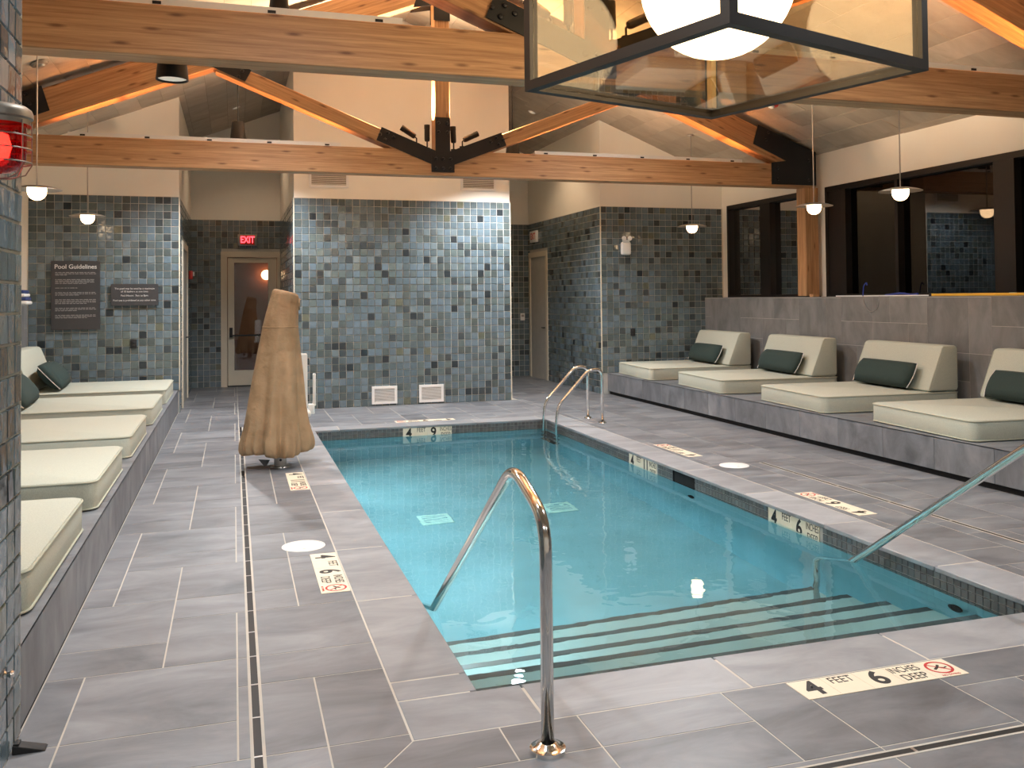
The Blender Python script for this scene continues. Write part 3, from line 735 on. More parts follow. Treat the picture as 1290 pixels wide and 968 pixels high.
def backrest(loc, rz, W_, label, Hh=.48):
    """local +x is the back"""
    t = empty('backrest_cushion', loc, rz); tag(t, label, 'cushion')
    prof = [(-.29, 0), (.08, 0), (.08, Hh), (-.10, Hh)]
    me = MB().prism([(x, 0, z) for x, z in prof], (0, -W_/2, 0), (0, W_/2, 0)).mesh('wedge')
    bm = bmesh.new(); bm.from_mesh(me); bmesh.ops.bevel(bm, geom=list(bm.edges), offset=.03, segments=3, affect='EDGES', profile=.5); bm.to_mesh(me); bm.free()
    p = link('wedge', me, 'fabric', t, True)
    for s in (-1, 1):
        y = s*(W_/2-.008); MB().tube([(-.265, y, .014), (.055, y, .014), (.07, y, .04), (.07, y, Hh-.03), (.05, y, Hh-.012), (-.085, y, Hh-.012), (-.105, y, Hh-.03), (-.27, y, .03)], .005, 6, True).build('piping', 'piping', p, True)
def pillow(loc, rot, W_, label, D=.30, T=.15):
    t = empty('lumbar_pillow', loc); t.rotation_euler = rot; tag(t, label, 'pillow')
    nx, ny = 14, 8; v = []; f = []
    for s in (1, -1):
        for i in range(nx+1):
            for j in range(ny+1):
                u = i/nx*2-1; w_ = j/ny*2-1
                k = (max(0, 1-abs(u)**6))**.5*(max(0, 1-abs(w_)**3))**.6
                pin = 1-.05*(abs(w_)**2)*(abs(u)**4)
                v.append((w_*D/2*(1-.04*abs(u)**4), u*W_/2*pin*(1-.02*w_*w_), s*T/2*k))
        b = len(v)-(nx+1)*(ny+1)
        for i in range(nx):
            for j in range(ny):
                q = (b+i*(ny+1)+j, b+(i+1)*(ny+1)+j, b+(i+1)*(ny+1)+j+1, b+i*(ny+1)+j+1); f.append(q if s > 0 else q[::-1])
    me = bpy.data.meshes.new('pad'); me.from_pydata(v, [], f); bm = bmesh.new(); bm.from_mesh(me); bmesh.ops.remove_doubles(bm, verts=bm.verts, dist=.0004); bmesh.ops.recalc_face_normals(bm, faces=bm.faces); bm.to_mesh(me); bm.free()
    p = link('pad', me, 'pillow', t, 'all')
    for s in (-1, 1):
        MB().tube([(x*D/2*.97, s*(W_/2*(1-.05*x*x)-.004), 0) for x in (-1, -.6, -.2, .2, .6, 1)], .005, 6).build('piping', 'print', p, True)
RZ = -.075
RB = [(12.42, 1.38, 'against the far alcove tile wall'), (10.43, 1.37, 'second from the far alcove wall'), (8.42, 1.33, 'third from the far alcove wall'), (6.50, 1.36, 'cut off by the photo edge')]
for i, (y, W_, where) in enumerate(RB):
    cx, cy = 6.585, y; c, s = math.cos(RZ), math.sin(RZ); W2 = W_
    def at(x, y_): return (cx+c*x-s*y_, cy+s*x+c*y_)
    mattress((cx, cy, BZ), RZ, 1.62, W2, 'sage daybed mattress on the right platform, ' + where)
    px, py = at(.70, 0)
    backrest((px, py, BZ+.185), RZ, W2+.02, 'sage wedge backrest on the right platform, ' + where)
    px, py = at(.38, .02)
    pillow((px, py, BZ+.185+.155), (0, math.radians(-62), RZ), 1.02, 'dark green lumbar pillow on the right platform, ' + where)
LB = [(12.235, 1.47, 'against the wall with the signs'), (10.31, 1.42, 'second from the sign wall'), (8.36, 1.42, 'third from the sign wall'), (6.50, 1.36, 'fourth from the sign wall'), (4.67, 1.42, 'half hidden by the tiled pillar')]
for i, (y, W_, where) in enumerate(LB):
    mattress((-1.59, y, BZL), math.pi, 1.62, W_, 'pale sage daybed mattress on the left platform, ' + where)
    backrest((-2.50, y, BZL+.185), math.pi, W_, 'sage wedge backrest on the left platform, ' + where)
    pillow((-2.09, y-.10, BZL+.185+.165), (0, math.radians(-48), math.pi+.05), 1.08, 'dark green lumbar pillow on the left platform, ' + where, .38, .18)

# ================================================================== TRUSSES
def beam(name, parent, p, q, wd, ht, mat='wood', y=0, bevel=.006):
    """beam from p to q (x,z) in the truss plane, thickness wd along Y, depth ht"""
    p = Vector((p[0], y, p[1])); q = Vector((q[0], y, q[1])); d = q-p; l = d.length
    o = MB().box(0, l, -wd/2, wd/2, -ht/2, ht/2).build(name, mat, parent, True, bevel, 1)
    a = math.atan2(d.z, d.x); o.location = p; o.rotation_euler = (0, -a, 0); return o
def bolts(parent, pts, yf):
    for x, z in pts: MB().lathe([(0, -.022), (.016, -.020), (.020, -.010), (.020, 0)], (x, yf, z), 10, 'y').build('bolt', 'bolt', parent, True)
def plate(parent, poly, yf, th=.012):
    return MB().prism([(x, 0, z) for x, z in poly], (0, yf-th, 0), (0, yf, 0)).build('steel_plate', 'steel', parent)
def truss(Y0, label, cap=True):
    T = empty('timber_truss', (0, Y0+.1, 0)); tag(T, label, 'truss')
    x0, x1 = XC-5.28, XC+5.28
    beam('bottom_chord', T, (x0, 3.185), (x1, 3.185), .20, .31)
    beam('king_post', T, (XC, 3.34), (XC, 5.35), .19, .185)
    n = Vector((.4, 1)).normalized()
    for s in (-1, 1):
        hz = .36*math.cos(math.atan(.4))
        zc_ = lambda x: 5.21-.4*abs(x-XC)+.19
        beam('rafter', T, (XC+s*5.2, zc_(XC+5.2)), (XC, zc_(XC)), .20, hz, y=.002*s)
        beam('strut', T, (XC+s*2.58, 4.208), (XC+s*.02, 3.196), .185, .165, y=-.001)
    f = -.1
    # centre node plate: two arms and a stub
    def arm(s):
        d = Vector((s*.93, .368)); d.normalize(); n2 = Vector((-d.y*s, d.x*s))*.085
        a = Vector((XC, 3.205)); b = a+d*.83
        return [(a.x-n2.x, a.y-n2.y), (b.x-n2.x, b.y-n2.y), (b.x+n2.x, b.y+n2.y), (a.x+n2.x, a.y+n2.y)]
    for side, yf in ((-1, f), (1, -f+.012)):
        for s in (-1, 1):
            q = plate(T, arm(s), yf); bolts(q, [(XC+s*.70, 3.44), (XC+s*.60, 3.47), (XC+s*.67, 3.52), (XC+s*.76, 3.50)], yf-.012)
        q = plate(T, [(XC-.09, 3.10), (XC+.09, 3.10), (XC+.09, 3.74), (XC-.09, 3.74)], yf-.001); bolts(q, [(XC+dx, z) for dx in (-.055, .055) for z in (3.56, 3.67)], yf-.013)
        q = plate(T, [(XC-.142, 3.075), (XC+.142, 3.075), (XC+.142, 3.28), (XC-.142, 3.28)], yf-.002); bolts(q, [(XC+dx, z) for dx in (-.09, 0, .09) for z in (3.12, 3.235)], yf-.014)
        # heel plates and upper strut plates, apex
        for s in (-1, 1):
            X = lambda v: XC+s*v
            q = plate(T, [(X(4.57), 3.06), (X(5.27), 3.06), (X(5.27), 3.52), (X(4.37), 3.86), (X(4.29), 3.60), (X(4.80), 3.385), (X(4.57), 3.355)], yf)
            bolts(q, [(X(4.48), 3.66), (X(4.52), 3.76), (X(4.66), 3.28), (X(4.66), 3.13), (X(5.15), 3.13), (X(5.15), 3.4)], yf-.012)
            q = plate(T, [(X(2.22), 4.165), (X(2.29), 4.035), (X(2.80), 4.24), (X(2.72), 4.42)], yf-.001); bolts(q, [(X(2.32), 4.15), (X(2.36), 4.08)], yf-.013)
        q = plate(T, [(XC-.35, 5.05), (XC-.30, 5.20), (XC, 5.33), (XC+.30, 5.20), (XC+.35, 5.05), (XC+.10, 5.10), (XC+.10, 4.92), (XC-.10, 4.92), (XC-.10, 5.10)], yf)
    return T
TY = (5.76, 10.58)
truss(TY[0], 'nearer timber roof truss crossing above the lantern')
truss(TY[1], 'farther timber roof truss in front of the tiled wall')
# posts carrying the trusses
for Yt, lb in zip(TY, ('timber post under the nearer truss, on the right half wall', 'timber post on the right half wall between the windows')):
    t = empty('timber_post', (7.62, Yt+.1, 1.523)); tag(t, lb, 'post')
    o = MB().box(0, 1.506, -.1, .1, -.105, .105).build('shaft', 'wood', t, True, .005, 1); o.rotation_euler = (0, -math.pi/2, 0)
    MB().box(-.12, .12, -.11, .11, 0, .012).build('base_plate', 'steel', t)
boxo_ = tag(boxo('wood_block', (7.46, 7.56, 10.36, 10.44, 1.523, 1.56), 'wood'), 'small wooden block on the half wall beside the post', 'block')

# ---- strip lights on the chords
def strip(Yt, x0, x1, label):
    t = empty('strip_light', (0, Yt+.035, 3.34)); tag(t, label, 'strip light', 'strip lights lying on the truss chords')
    MB().box(x0, x1, -.022, .022, .002, .010).box(x0, x1, -.022, -.016, .010, .044).box(x0, x1, .016, .022, .010, .034).box(x0, x0+.006, -.016, .016, .010, .034).box(x1-.006, x1, -.016, .016, .010, .034).build('housing', 'white', t)
    MB().box(x0+.006, x1-.006, -.016, .016, .012, .026).build('diffuser', 'strip', t)
    n = max(2, int((x1-x0)/.55))
    for k in range(n):
        x = x0+.12+(x1-x0-.3)*k/(n-1); boxo('clip', (x, x+.05, -.026, -.022, .006, .024), 'blackm', t)
strip(TY[0], -2.6, .76+.30, 'white strip light on the near truss, left of centre')
strip(TY[0], 3.55, 7.2, 'white strip light on the near truss, right of the lantern')
strip(TY[1], -1.70, 1.20, 'white strip light on the far truss, left of the king post')
strip(TY[1], 3.60, 6.55, 'white strip light on the far truss, right of the king post')

# ---- adjustable uplights by the king posts
def uplight(Yt, x, z, tilt, label, power=P_UP):
    t = empty('adjustable_spotlight', (x, Yt+.1, z)); tag(t, label, 'spotlight', 'spotlights around the king posts')
    MB().lathe([(0, 0), (.035, 0), (.035, .015), (0, .015)], n=14).build('base', 'blackm', t, True)
    MB().tube([(0, 0, .012), (0, 0, .075), (.03*math.sin(tilt), 0, .10)], .009, 8).build('stem', 'blackm', t, True)
    R = Matrix.Translation((.02*math.sin(tilt), 0, .095)) @ Matrix.Rotation(tilt, 4, 'Y')
    q = MB().lathe([(0, 0), (.028, 0), (.034, .02), (.034, .15), (.036, .152), (.036, .20), (.030, .20), (.030, .19)], n=16); mb = MB(); mb.add(q.v, q.f, R); mb.build('barrel', 'blackm', t, True)
    q = MB().lathe([(0, .188), (.030, .188)], n=16); mb = MB(); mb.add(q.v, q.f, R); mb.build('lens', 'lens', t)
    p = R @ Vector((0, 0, .22)); d = R @ Vector((0, 0, 1.2))
    spot('spotlight_beam', p, d, power, C_WARM, 105, .9, .03, t)
for Yt, nm in ((TY[1], 'far'), (TY[0], 'near')):
    for dx, dz, tl, wh in ((-.30, 3.415, math.radians(-58), 'leftmost of four'), (-.17, 3.365, math.radians(0), 'upright, left of the king post'), (.16, 3.36, math.radians(-2), 'upright, right of the king post'), (.27, 3.40, math.radians(64), 'rightmost of four')):
        uplight(Yt, XC+dx, dz, tl, 'small black spotlight on the %s truss, %s' % (nm, wh))

# ---- cylinder downlights
def downlight(x, y, ztop, zb, label, power=P_DOWN, target=None, angle=145, d=.10):
    t = empty('cylinder_downlight', (x, y, zb)); tag(t, label, 'downlight', 'black cylinder downlights')
    MB().lathe([(0, .24), (d*.72, .24), (d*.76, .235), (d, .0), (d*.93, -.001), (d*.9, .02), (0, .02)], n=24).build('can', 'blackm', t, True)
    MB().lathe([(0, .012), (d*.9, .012)], n=24).build('lens', 'lens', t)
    if ztop-zb > .25: MB().tube([(0, 0, .235), (0, 0, ztop-zb)], .008, 8).build('stem', 'blackm', t, True)
    else: MB().box(-.03, .03, -.12, 0, .08, .20).build('bracket', 'blackm', t)
    if power: spot('downlight_beam', (0, 0, -.02), (0, 0, -1), power, C_DOWN, angle, .6, .06, t)
downlight(-.37, 6.08, 3.2, 2.96, 'black cylinder downlight hanging behind the near truss, upper left')
downlight(3.30, 6.08, 3.2, 2.96, 'black cylinder downlight behind the near truss, beyond the lantern')
downlight(.06, 12.0, zc(.06), 3.60, 'black cylinder downlight on a stem above the left hallway', 210)
downlight(3.75, 12.0, zc(3.75), 3.56, 'black cylinder downlight on a stem beside the central wall', 210)
for x, y, lb in ((.42, 8.75, 'above the covered lift'), (4.42, 8.75, 'above the right pool edge'), (.42, 3.6, 'above the front left pool corner'), (4.42, 3.6, 'above the front right pool corner'), (.42, -.9, 'behind the viewpoint on the left'), (4.42, -.9, 'behind the viewpoint on the right')):
    downlight(x, y, zc(x), 4.25, 'black cylinder downlight high in the roof ' + lb)

# ---- pendants
def pendant(x, y, z, label):
    t = empty('pendant_lamp', (x, y, z)); tag(t, label, 'pendant lamp', 'saucer pendants over the daybeds')
    MB().lathe([(.02, .035), (.10, .026), (.17, .010), (.215, -.006), (.217, -.010), (.17, .002), (.10, .016), (.0, .02)], n=36).build('saucer_shade', 'brushed', t, True)
    MB().lathe([(.082, .012), (.084, -.02), (.078, -.055), (.06, -.085), (.032, -.103), (0, -.108)], n=28).build('glass_bowl', 'pend', t, 'all')
    MB().tube([(0, 0, .03), (0, 0, zc(x)-z-.02)], .0065, 8).build('stem', 'brushed', t, True)
    MB().lathe([(0, 0), (.05, 0), (.055, -.01), (.05, -.025), (0, -.028)], (0, 0, zc(x)-z), 18).build('canopy', 'brushed', t, True)
pendant(6.60, 12.10, 2.605, 'saucer pendant hanging before the alcove tile wall')
pendant(6.60, 9.12, 2.613, 'saucer pendant hanging in front of the timber post')
pendant(6.60, 7.67, 2.623, 'saucer pendant hanging before the long dark window')
pendant(-1.76, 9.34, 2.615, 'saucer pendant at the far left, beside the pillar')
pendant(-1.76, 12.40, 2.64, 'saucer pendant hanging above the pool guidelines sign')

# ---- big lantern
LZ0, LZ1 = 2.668, 3.85; LS = .70; LA = math.radians(17.3)
t = empty('glass_lantern', (2.42, 4.13, LZ0), LA); tag(t, 'huge square glass lantern with dark frame and glowing globe', 'lantern')
H_ = LZ1-LZ0; bw_ = .026
for sx in (-1, 1):
    for sy in (-1, 1):
        boxo('corner_post', (sx*LS-bw_, sx*LS+bw_, sy*LS-bw_, sy*LS+bw_, 0, H_), 'lframe', t)
    for z in (0, H_-.052):
        boxo('frame_bar', (sx*LS-bw_, sx*LS+bw_, -LS+bw_, LS-bw_, z, z+.052), 'lframe', t); boxo('frame_bar', (-LS+bw_, LS-bw_, sx*LS-bw_, sx*LS+bw_, z, z+.052), 'lframe', t)
    boxo('pane', (sx*LS-.004, sx*LS+.004, -LS+bw_, LS-bw_, .052, H_-.052), 'lglass', t)
    boxo('pane', (-LS+bw_, LS-bw_, sx*LS-.004, sx*LS+.004, .052, H_-.052), 'lglass', t)
boxo('bottom_pane', (-LS+bw_, LS-bw_, -LS+bw_, LS-bw_, .022, .030), 'lglass', t)
boxo('brass_bar', (LS-.065, LS-.026, LS-.065, LS-.026, .05, H_-.05), 'brass', t)
gl = MB(); gl.lathe([(.40*math.sin(math.pi*k/24), -.40*math.cos(math.pi*k/24)) for k in range(25)], (0, 0, .525), 48); gl.build('globe', 'globe', t, 'all')
MB().tube([(0, 0, .90), (0, 0, zc(XC)-LZ0)], .02, 12).build('stem', 'lframe', t, True)
MB().box(-LS, LS, -.02, .02, H_-.05, H_-.005).build('cross_bar', 'lframe', t)

# ================================================================== WALL FITTINGS
def wall_sign(label, x0, x1, z0, z1, y):
    t = empty('wall_sign', ((x0+x1)/2, y, z0)); tag(t, label, 'sign'); w_ = (x1-x0)/2
    MB().box(-w_, w_, -.035, -.022, 0, z1-z0).build('board', 'board', t, True, .002, 1)
    MB().box(-w_+.03, w_-.03, -.022, 0, .03, z1-z0-.03).build('standoff', 'steel', t)
    return t
UP = ((1,0,0), (0,0,1))
t = wall_sign('tall charcoal Pool Guidelines sign on the tiled wall', -2.327, -1.725, 1.178, 2.103, YL-.012)
text('heading', 'Pool Guidelines', .082, frame((0, -.0352, .845), *UP), 'print', t, offset=.001)
mb = MB(); rg = random.Random(3); z = .765
for para in (3, 4, 1, 3, 4, 3, 3):
    for k in range(para):
        x = -.25; end = .25 if k < para-1 else -.25+.5*rg.uniform(.3, .8)
        if para == 1: end = .02
        while x < end-.02:
            l = min(rg.uniform(.018, .06), end-x); mb.box(x, x+l, -.0356, -.0348, z, z+.0075); x += l+.009
        z -= .0175
    z -= .043
tag(mb.build('small_print', 'fine', t), kind='stuff')
t = wall_sign('small charcoal pool hours sign on the tiled wall', -1.594, -.989, 1.493, 1.790, YL-.012)
for z, s in ((.232, 'The pool may be used by a maximum'), (.192, 'of 10 bathers at one time.'), (.137, 'Pool Hours:  7am to 8pm.'), (.072, 'Pool use is prohibited at any other time.')):
    text('lettering', s, .0335, frame((0, -.0352, z), *UP), 'print', t)
def outlet(x, z, y, label):
    t = empty('wall_outlet', (x, y, z)); tag(t, label, 'outlet')
    boxo('plate', (-.04, .04, -.014, 0, -.06, .06), 'blackm', t, .004)
    for dz in (-.022, .022): boxo('socket', (-.016, .016, -.018, -.013, dz-.013, dz+.013), 'rubber', t, .003)
outlet(-1.31, .97, YL-.009, 'black outlet on the wall below the pool hours sign')
outlet(6.14, .975, YR-.009, 'black outlet on the alcove wall behind the far daybed')
# wall sconce (white emergency light unit)
t = empty('emergency_light', (6.02, YR-.009, 2.33)); tag(t, 'white wall unit with small lamp heads on the alcove tiles', 'emergency light')
boxo('body', (-.085, .085, -.07, 0, -.11, .10), 'whitep', t, .03, 3)
for s in (-1, 1): MB().lathe([(0, 0), (.03, 0), (.038, -.03), (.036, -.034), (0, -.034)], (s*.05, -.06, .155), 14, 'y').build('lamp_head', 'whitep', t, True)
boxo('lamp_arm', (-.06, .06, -.06, -.03, .10, .135), 'whitep', t, .004)
# exit signs
t = empty('exit_sign', (.24, YE-.012, 2.54)); tag(t, 'lit red exit sign above the glass door', 'exit sign')
boxo('case', (-.17, .17, -.05, 0, 0, .20), 'brushed', t, .006); boxo('face', (-.125, .125, -.054, -.049, .012, .188), 'redp', t)
text('lettering', 'EXIT', .165, frame((0, -.0546, .10), *UP), 'exitred', t, offset=.004, sx=.72)
t = empty('exit_sign', (5.586, 16.47, 2.62)); tag(t, 'white exit sign box in the dark right hallway', 'exit sign')
boxo('case', (-.05, 0, -.19, .19, 0, .22), 'whitep', t, .006)
text('lettering', 'EXIT', .17, frame((-.051, 0, .11), (0,-1,0), (0,0,1)), 'redp', t, offset=.004, sx=.8)
# fire bells, detectors
t = empty('fire_strobe', (-.708, 15.85, 1.98)); tag(t, 'red fire strobe on the left hallway wall', 'fire alarm')
boxo('body', (0, .06, -.06, .06, -.07, .07), 'redp', t, .012); boxo('flash_lens', (.058, .085, -.03, .03, -.02, .05), 'whitep', t, .006)
t = empty('ceiling_strobe', (6.55, 9.85, zc(6.55)-.01)); tag(t, 'red fire strobe on the right ceiling slope', 'fire alarm')
o = boxo('body', (-.06, .06, -.05, .05, -.05, .0), 'redp', t, .01); boxo('flash_lens', (-.03, .02, -.03, .03, -.08, -.045), 'whitep', t, .006); t.rotation_euler = (0, ca, 0)
t = empty('smoke_detector', (-1.85, 9.92, zc(-1.85)-.01)); tag(t, 'grey detector on the left ceiling slope', 'smoke detector'); t.rotation_euler = (0, -ca, 0)
MB().lathe([(0, -.045), (.035, -.045), (.05, -.025), (.075, -.022), (.08, 0)], n=22).build('dome', 'galv', t, True); MB().lathe([(.08, 0), (.082, -.008), (.088, -.008), (.09, 0)], n=22).build('base_ring', 'galv', t, True)
for x, y, lb in ((4.83, 14.35, 'small recessed lamp in the ceiling right of the central wall'), (.05, 15.3, 'small fill lamp added in the ceiling of the left hallway')):  # the left hallway lamp is added to brighten the rear door
    t = empty('recessed_lamp', (x, y, zc(x)-.006)); t.rotation_euler = (0, ca if x > XC else -ca, 0); tag(t, lb, 'recessed lamp')
    MB().lathe([(.045, -.004), (.06, -.008), (.066, 0)], n=22).build('trim_ring', 'white', t, True); MB().lathe([(0, -.002), (.045, -.003)], n=22).build('lens', 'lens', t)
    spot('recessed_lamp_beam', (0, 0, -.03), (-.25 if x < 2 else .30, .1, -1), 20 if x < 2 else 40, C_WARM, 110, .6, .04, t)
t = empty('thermostat', (5.46, YE-.010, 1.17)); tag(t, 'white thermostat on the dark hallway end wall', 'thermostat')
boxo('plate', (-.045, .045, -.014, 0, -.07, .07), 'whitep', t, .004); boxo('display', (-.028, .028, -.018, -.013, 0, .045), 'brushed', t)
# vents
def vent(x0, x1, z0, z1, y, label, n):
    t = empty('vent_grille', ((x0+x1)/2, y, z0)); tag(t, label, 'vent', 'white louvred vents on the central wall'); w_ = (x1-x0)/2; hh = z1-z0; b = .035
    MB().box(-w_, w_, -.02, 0, 0, b).box(-w_, w_, -.02, 0, hh-b, hh).box(-w_, -w_+b, -.02, 0, b, hh-b).box(w_-b, w_, -.02, 0, b, hh-b).build('frame', 'white', t)
    MB().box(-w_+b, w_-b, -.004, 0, b, hh-b).build('backing', 'galv', t)  # grey backing colour stands in for the shading between louvres
    for k in range(n):
        z = b+(hh-2*b)*(k+.5)/n; q = MB().box(-w_+b, w_-b, -.016, -.004, z-.004, z+.003); q.build('slat', 'white', t)
vent(1.905, 2.272, .028, .285, YB-.006, 'white louvred vent low on the central wall, nearer the covered lift', 12)
vent(2.598, 2.965, .025, .282, YB-.006, 'white louvred vent low on the central wall, nearer the ladder', 12)
vent(1.028, 1.590, 3.16, 3.55, YB+.004, 'white louvred vent high on the central wall, left of the king post', 12)
vent(3.255, 3.805, 3.17, 3.56, YB+.004, 'white louvred vent high on the central wall, right of the king post', 12)

# ---- red caged lamp on the pillar
t = empty('caged_lamp', (-.618, 2.78, 1.905)); t.scale = (.92,)*3; tag(t, 'red glass caged lamp on the tiled pillar', 'lamp')
MB().lathe([(0, .215), (.03, .215), (.075, .205), (.088, .195), (.092, .185), (.092, .17), (.085, .165), (.085, .15)], n=30).build('cap', 'galv', t, True)
MB().box(-.128, -.03, -.035, .035, .19, .225).lathe([(.055, 0), (.05, .015), (0, .015)], (-.136, 0, .208), 16, 'x').build('wall_arm', 'galv', t)
MB().lathe([(.074, .155), (.075, .08), (.072, .045), (.058, .018), (.03, .004), (0, 0)], n=30).build('red_globe', 'redglass', t, 'all')
MB().lathe([(0, .13), (.025, .12), (.034, .085), (.025, .05), (0, .04)], n=18).build('bulb', 'redcore', t, 'all')
cg = empty('cage'); cg.parent = t
for k in range(8):
    a = math.pi*2*k/8+.2; c, s = math.cos(a), math.sin(a)
    MB().tube([(c*.087, s*.087, .16), (c*.087, s*.087, .03), (c*.07, s*.07, .0), (c*.035, s*.035, -.012), (0, 0, -.014)], .0022, 6).build('cage_wire', 'galv', cg, True)
for z in (.115, .075, .035): MB().tube([(math.cos(q)*.088, math.sin(q)*.088, z) for q in [2*math.pi*i/30 for i in range(30)]], .0024, 6, True).build('cage_ring', 'galv', cg, True)
# knob, and a dark wedge-shaped piece on the floor
t = empty('chrome_pushbutton', (-.735, 3.40, .305)); tag(t, 'small chrome pushbutton low on the tiled pillar', 'button')
MB().lathe([(0, .028), (.010, .028), (.014, .02), (.008, .012), (.008, 0)], n=14, axis='x').build('button', 'chrome', t, True); MB().lathe([(.014, 0), (.012, .004), (.008, .004)], n=14, axis='x').build('rose', 'chrome', t, True)
t = empty('dark_wedge', (-.722, 3.50, 0)); t.scale = (.7, .6, .7); tag(t, 'dark wedge on the floor by the pillar foot', 'floor_piece')
MB().prism([(-.01, 0, 0), (.14, 0, 0), (.13, 0, .008), (-.01, 0, .045)], (0, -.04, 0), (0, .04, 0)).build('wedge', 'rubber', t, True, .003, 1); boxo('pad', (-.008, .02, -.03, .03, .040, .050), 'rubber', t, .003)

# ---- clutter on the half walls
t = empty('yellow_level', (7.485, 6.6, 1.523)); tag(t, 'long yellow level lying on the right half wall', 'level')
boxo('body', (-.02, .02, -2.2, 1.62, 0, .028), 'yellow', t, .003); boxo('end_cap', (-.022, .022, 1.62, 1.66, 0, .03), 'blackm', t, .003); boxo('vial', (-.012, .012, .5, .57, .028, .031), 'inlet', t)
tag(boxo('white_strip', (7.47, 7.51, 8.27, 9.9, 1.523, 1.538), 'whitep', None, .003), 'white plastic strip on the half wall next to the level', 'strip')
tag(MB().tube(bez([(7.54, 9.05, 1.537), (7.53, 8.75, 1.56), (7.54, 8.62, 1.537), (7.53, 8.50, 1.55)], .06), .012, 8).build('blue_cable', 'blue', None, True), 'short blue cable on the half wall beside the white strip', 'cable')
tag(MB().tube(bez([(7.46, 9.36, 1.53), (7.46, 9.34, 1.66), (7.47, 9.30, 1.70), (7.46, 9.28, 1.66)], .03), .006, 8).build('blue_tie', 'blue', None, True), 'thin blue tie sticking up from the half wall', 'cable tie')
tag(MB().tube(bez([(7.462, 9.36, 1.53), (7.440, 9.32, 1.45), (7.438, 9.22, 1.33), (7.438, 9.08, 1.36), (7.462, 9.06, 1.528)], .06), .004, 6).build('grey_wire', 'brushed', None, True), 'grey wire loop hanging down the right half wall', 'wire')
t = empty('folded_towels', (-2.60, 12.7, 1.523)); tag(t, 'white and navy folded cloths on the left half wall', 'towels')
for k, (m_, z) in enumerate((('white', 0), ('navy', .05), ('white', .095), ('navy', .14))): boxo('towel', (-.12+.01*k, .13-.012*k, -.16, .16, z, z+.045), m_, t, .018, 3)

# ================================================================== COVERED POOL LIFT
LX, LY = .41, 8.66
t = empty('covered_pool_lift', (LX, LY, 0)); tag(t, 'pool lift under a tan canvas cover on a grey post', 'pool lift')
MB().lathe([(0, .56), (.055, .56), (.058, .55), (.058, .0)], n=24).build('post', 'brushed', t, True)
MB().lathe([(.058, .012), (.085, .010), (.09, 0)], n=24).build('base_collar', 'brushed', t, True)
MB().lathe([(0, -.004), (.012, -.004), (.012, 0)], (0, -.058, .07), 10, 'y').build('bolt', 'bolt', t)
sect = [ # z, x centre, rx, y centre, ry
    (.20, -.03, .22, 0, .21), (.135, -.035, .25, 0, .24), (.125, -.035, .285, 0, .27), (.155, -.035, .315, 0, .30), (.215, -.035, .326, 0, .31), (.27, -.035, .318, 0, .305), (.38, -.03, .296, 0, .285), (.55, -.03, .272, 0, .265), (.80, -.015, .235, .01, .24), (1.05, -.005, .195, .02, .215),
    (1.25, .005, .165, .03, .19), (1.30, .007, .158, .03, .185), (1.42, .02, .145, .03, .16), (1.52, .04, .130, .03, .13), (1.60, .055, .120, .03, .115), (1.628, .048, .108, .03, .09), (1.64, .04, .07, .03, .05)]
nn = 220; v = []; f = []; rg = random.Random(12); ph = [rg.uniform(0, 6.28) for _ in range(6)]
for i, (z, xc_, rx, yc_, ry) in enumerate(sect):
    lo = max(0., 1-z/1.2)
    for k in range(nn):
        a = 2*math.pi*k/nn
        fold = 1+lo*(.065*math.sin(5*a+ph[0])+.045*math.sin(9*a+ph[1]+z*2)+.02*math.sin(3*a+ph[3]))+.028*math.sin(4*a+ph[2]+z*3)+.012*math.sin(11*a+z*9+ph[5])
        if z < .30: fold *= 1+(.060 if z < .2 else .034)*math.sin(22*a+ph[4]+.6*math.sin(5*a))
        groove = 1-.30*lo*math.exp(-((a-4.80)/.20)**2)-.13*lo*math.exp(-((a-4.20)/.13)**2)-.10*lo*math.exp(-((a-5.55)/.12)**2)+.05*lo*math.exp(-((a-4.50)/.07)**2)
        zz = z+(.02*math.sin(3*a+ph[5]) if z < .3 else 0)
        if z > 1.4: zz += .020*(-math.cos(a))*((z-1.4)/.24)
        ex = .75 if z > 1.3 else 1
        ca_, sa_ = math.cos(a), math.sin(a)
        px_ = math.copysign(abs(ca_)**ex, ca_); py_ = math.copysign(abs(sa_)**ex, sa_)
        v.append((xc_+rx*px_*fold*groove, yc_+ry*py_*fold*groove, zz))
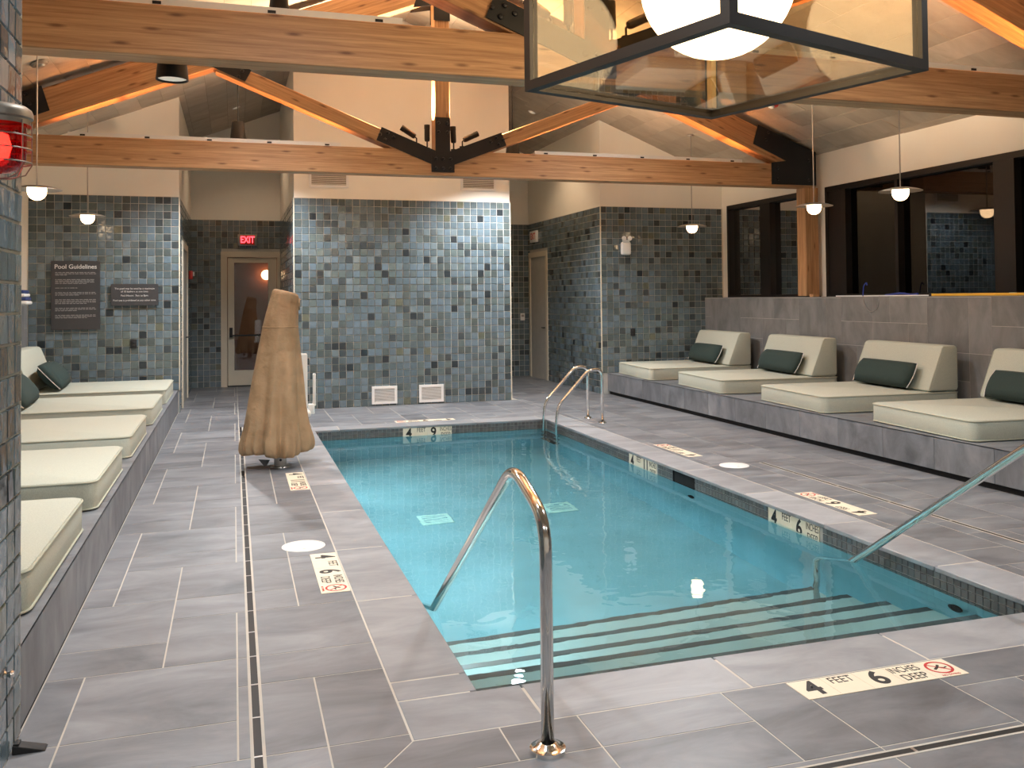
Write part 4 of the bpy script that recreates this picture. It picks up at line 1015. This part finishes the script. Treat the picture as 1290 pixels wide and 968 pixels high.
for i in range(len(sect)-1):
    for k in range(nn): f.append((i*nn+k, i*nn+(k+1) % nn, (i+1)*nn+(k+1) % nn, (i+1)*nn+k))
f.append(tuple((len(sect)-1)*nn+k for k in range(nn)))
me = bpy.data.meshes.new('canvas_cover'); me.from_pydata(v, [], f); me.update(); cover = link('canvas_cover', me, 'tan', t, 'all')
ss = cover.modifiers.new('sub', 'SUBSURF'); ss.levels = 1; ss.render_levels = 1; ss.subdivision_type = 'CATMULL_CLARK'
# hood lip and strap
lip = MB(); lip.lathe([(.052, 0), (.060, .02), (.056, .05), (.044, .05), (.046, .015)], (.135, .02, 1.51), 18, 'x'); lip.build('hood_lip', 'tan', cover, True)
seam = MB(); ring = []
for k in range(nn):
    a = 2*math.pi*k/nn; z, xc_, rx, yc_, ry = sect[11]; fold = 1+.02*math.sin(4*a+ph[2]+z*3); ring.append((xc_+rx*1.006*math.cos(a)*fold, yc_+ry*1.006*math.sin(a)*fold, z))
seam.tube(ring, .006, 6, True); seam.build('seam', 'tan', cover, True)
MB().prism([(-.10, 0, .10), (-.13, 0, .05), (-.15, 0, .045), (-.20, 0, .11)], (0, -.20, 0), (0, -.185, 0)).build('strap_end', 'rubber', t)
# white seat on the far side
MB().box(.12, .285, .42, .46, .47, 1.02).build('seat_back', 'whitep', t, True, .018, 3)
MB().box(.10, .30, .20, .62, .42, .47).build('seat_base', 'whitep', t, True, .015, 2)
MB().box(.335, .365, .42, .46, .50, .82).build('armrest', 'whitep', t, True, .008, 2)
MB().box(.29, .35, .40, .48, .42, .52).build('arm_bracket', 'whitep', t, True, .008, 2)

# ---- lettering: turn every text curve into a mesh in one go
tmps = []
for o, c, mt in TEXTS:
    tmp = bpy.data.objects.new('tmp', c); COL.objects.link(tmp); tmps.append(tmp)
dg = bpy.context.evaluated_depsgraph_get()
for (o, c, mt), tmp in zip(TEXTS, tmps):
    me = bpy.data.meshes.new_from_object(tmp.evaluated_get(dg)); old = o.data
    me.name = o.name; me.materials.clear(); me.materials.append(mt); o.data = me; bpy.data.meshes.remove(old)
for tmp in tmps: bpy.data.objects.remove(tmp)
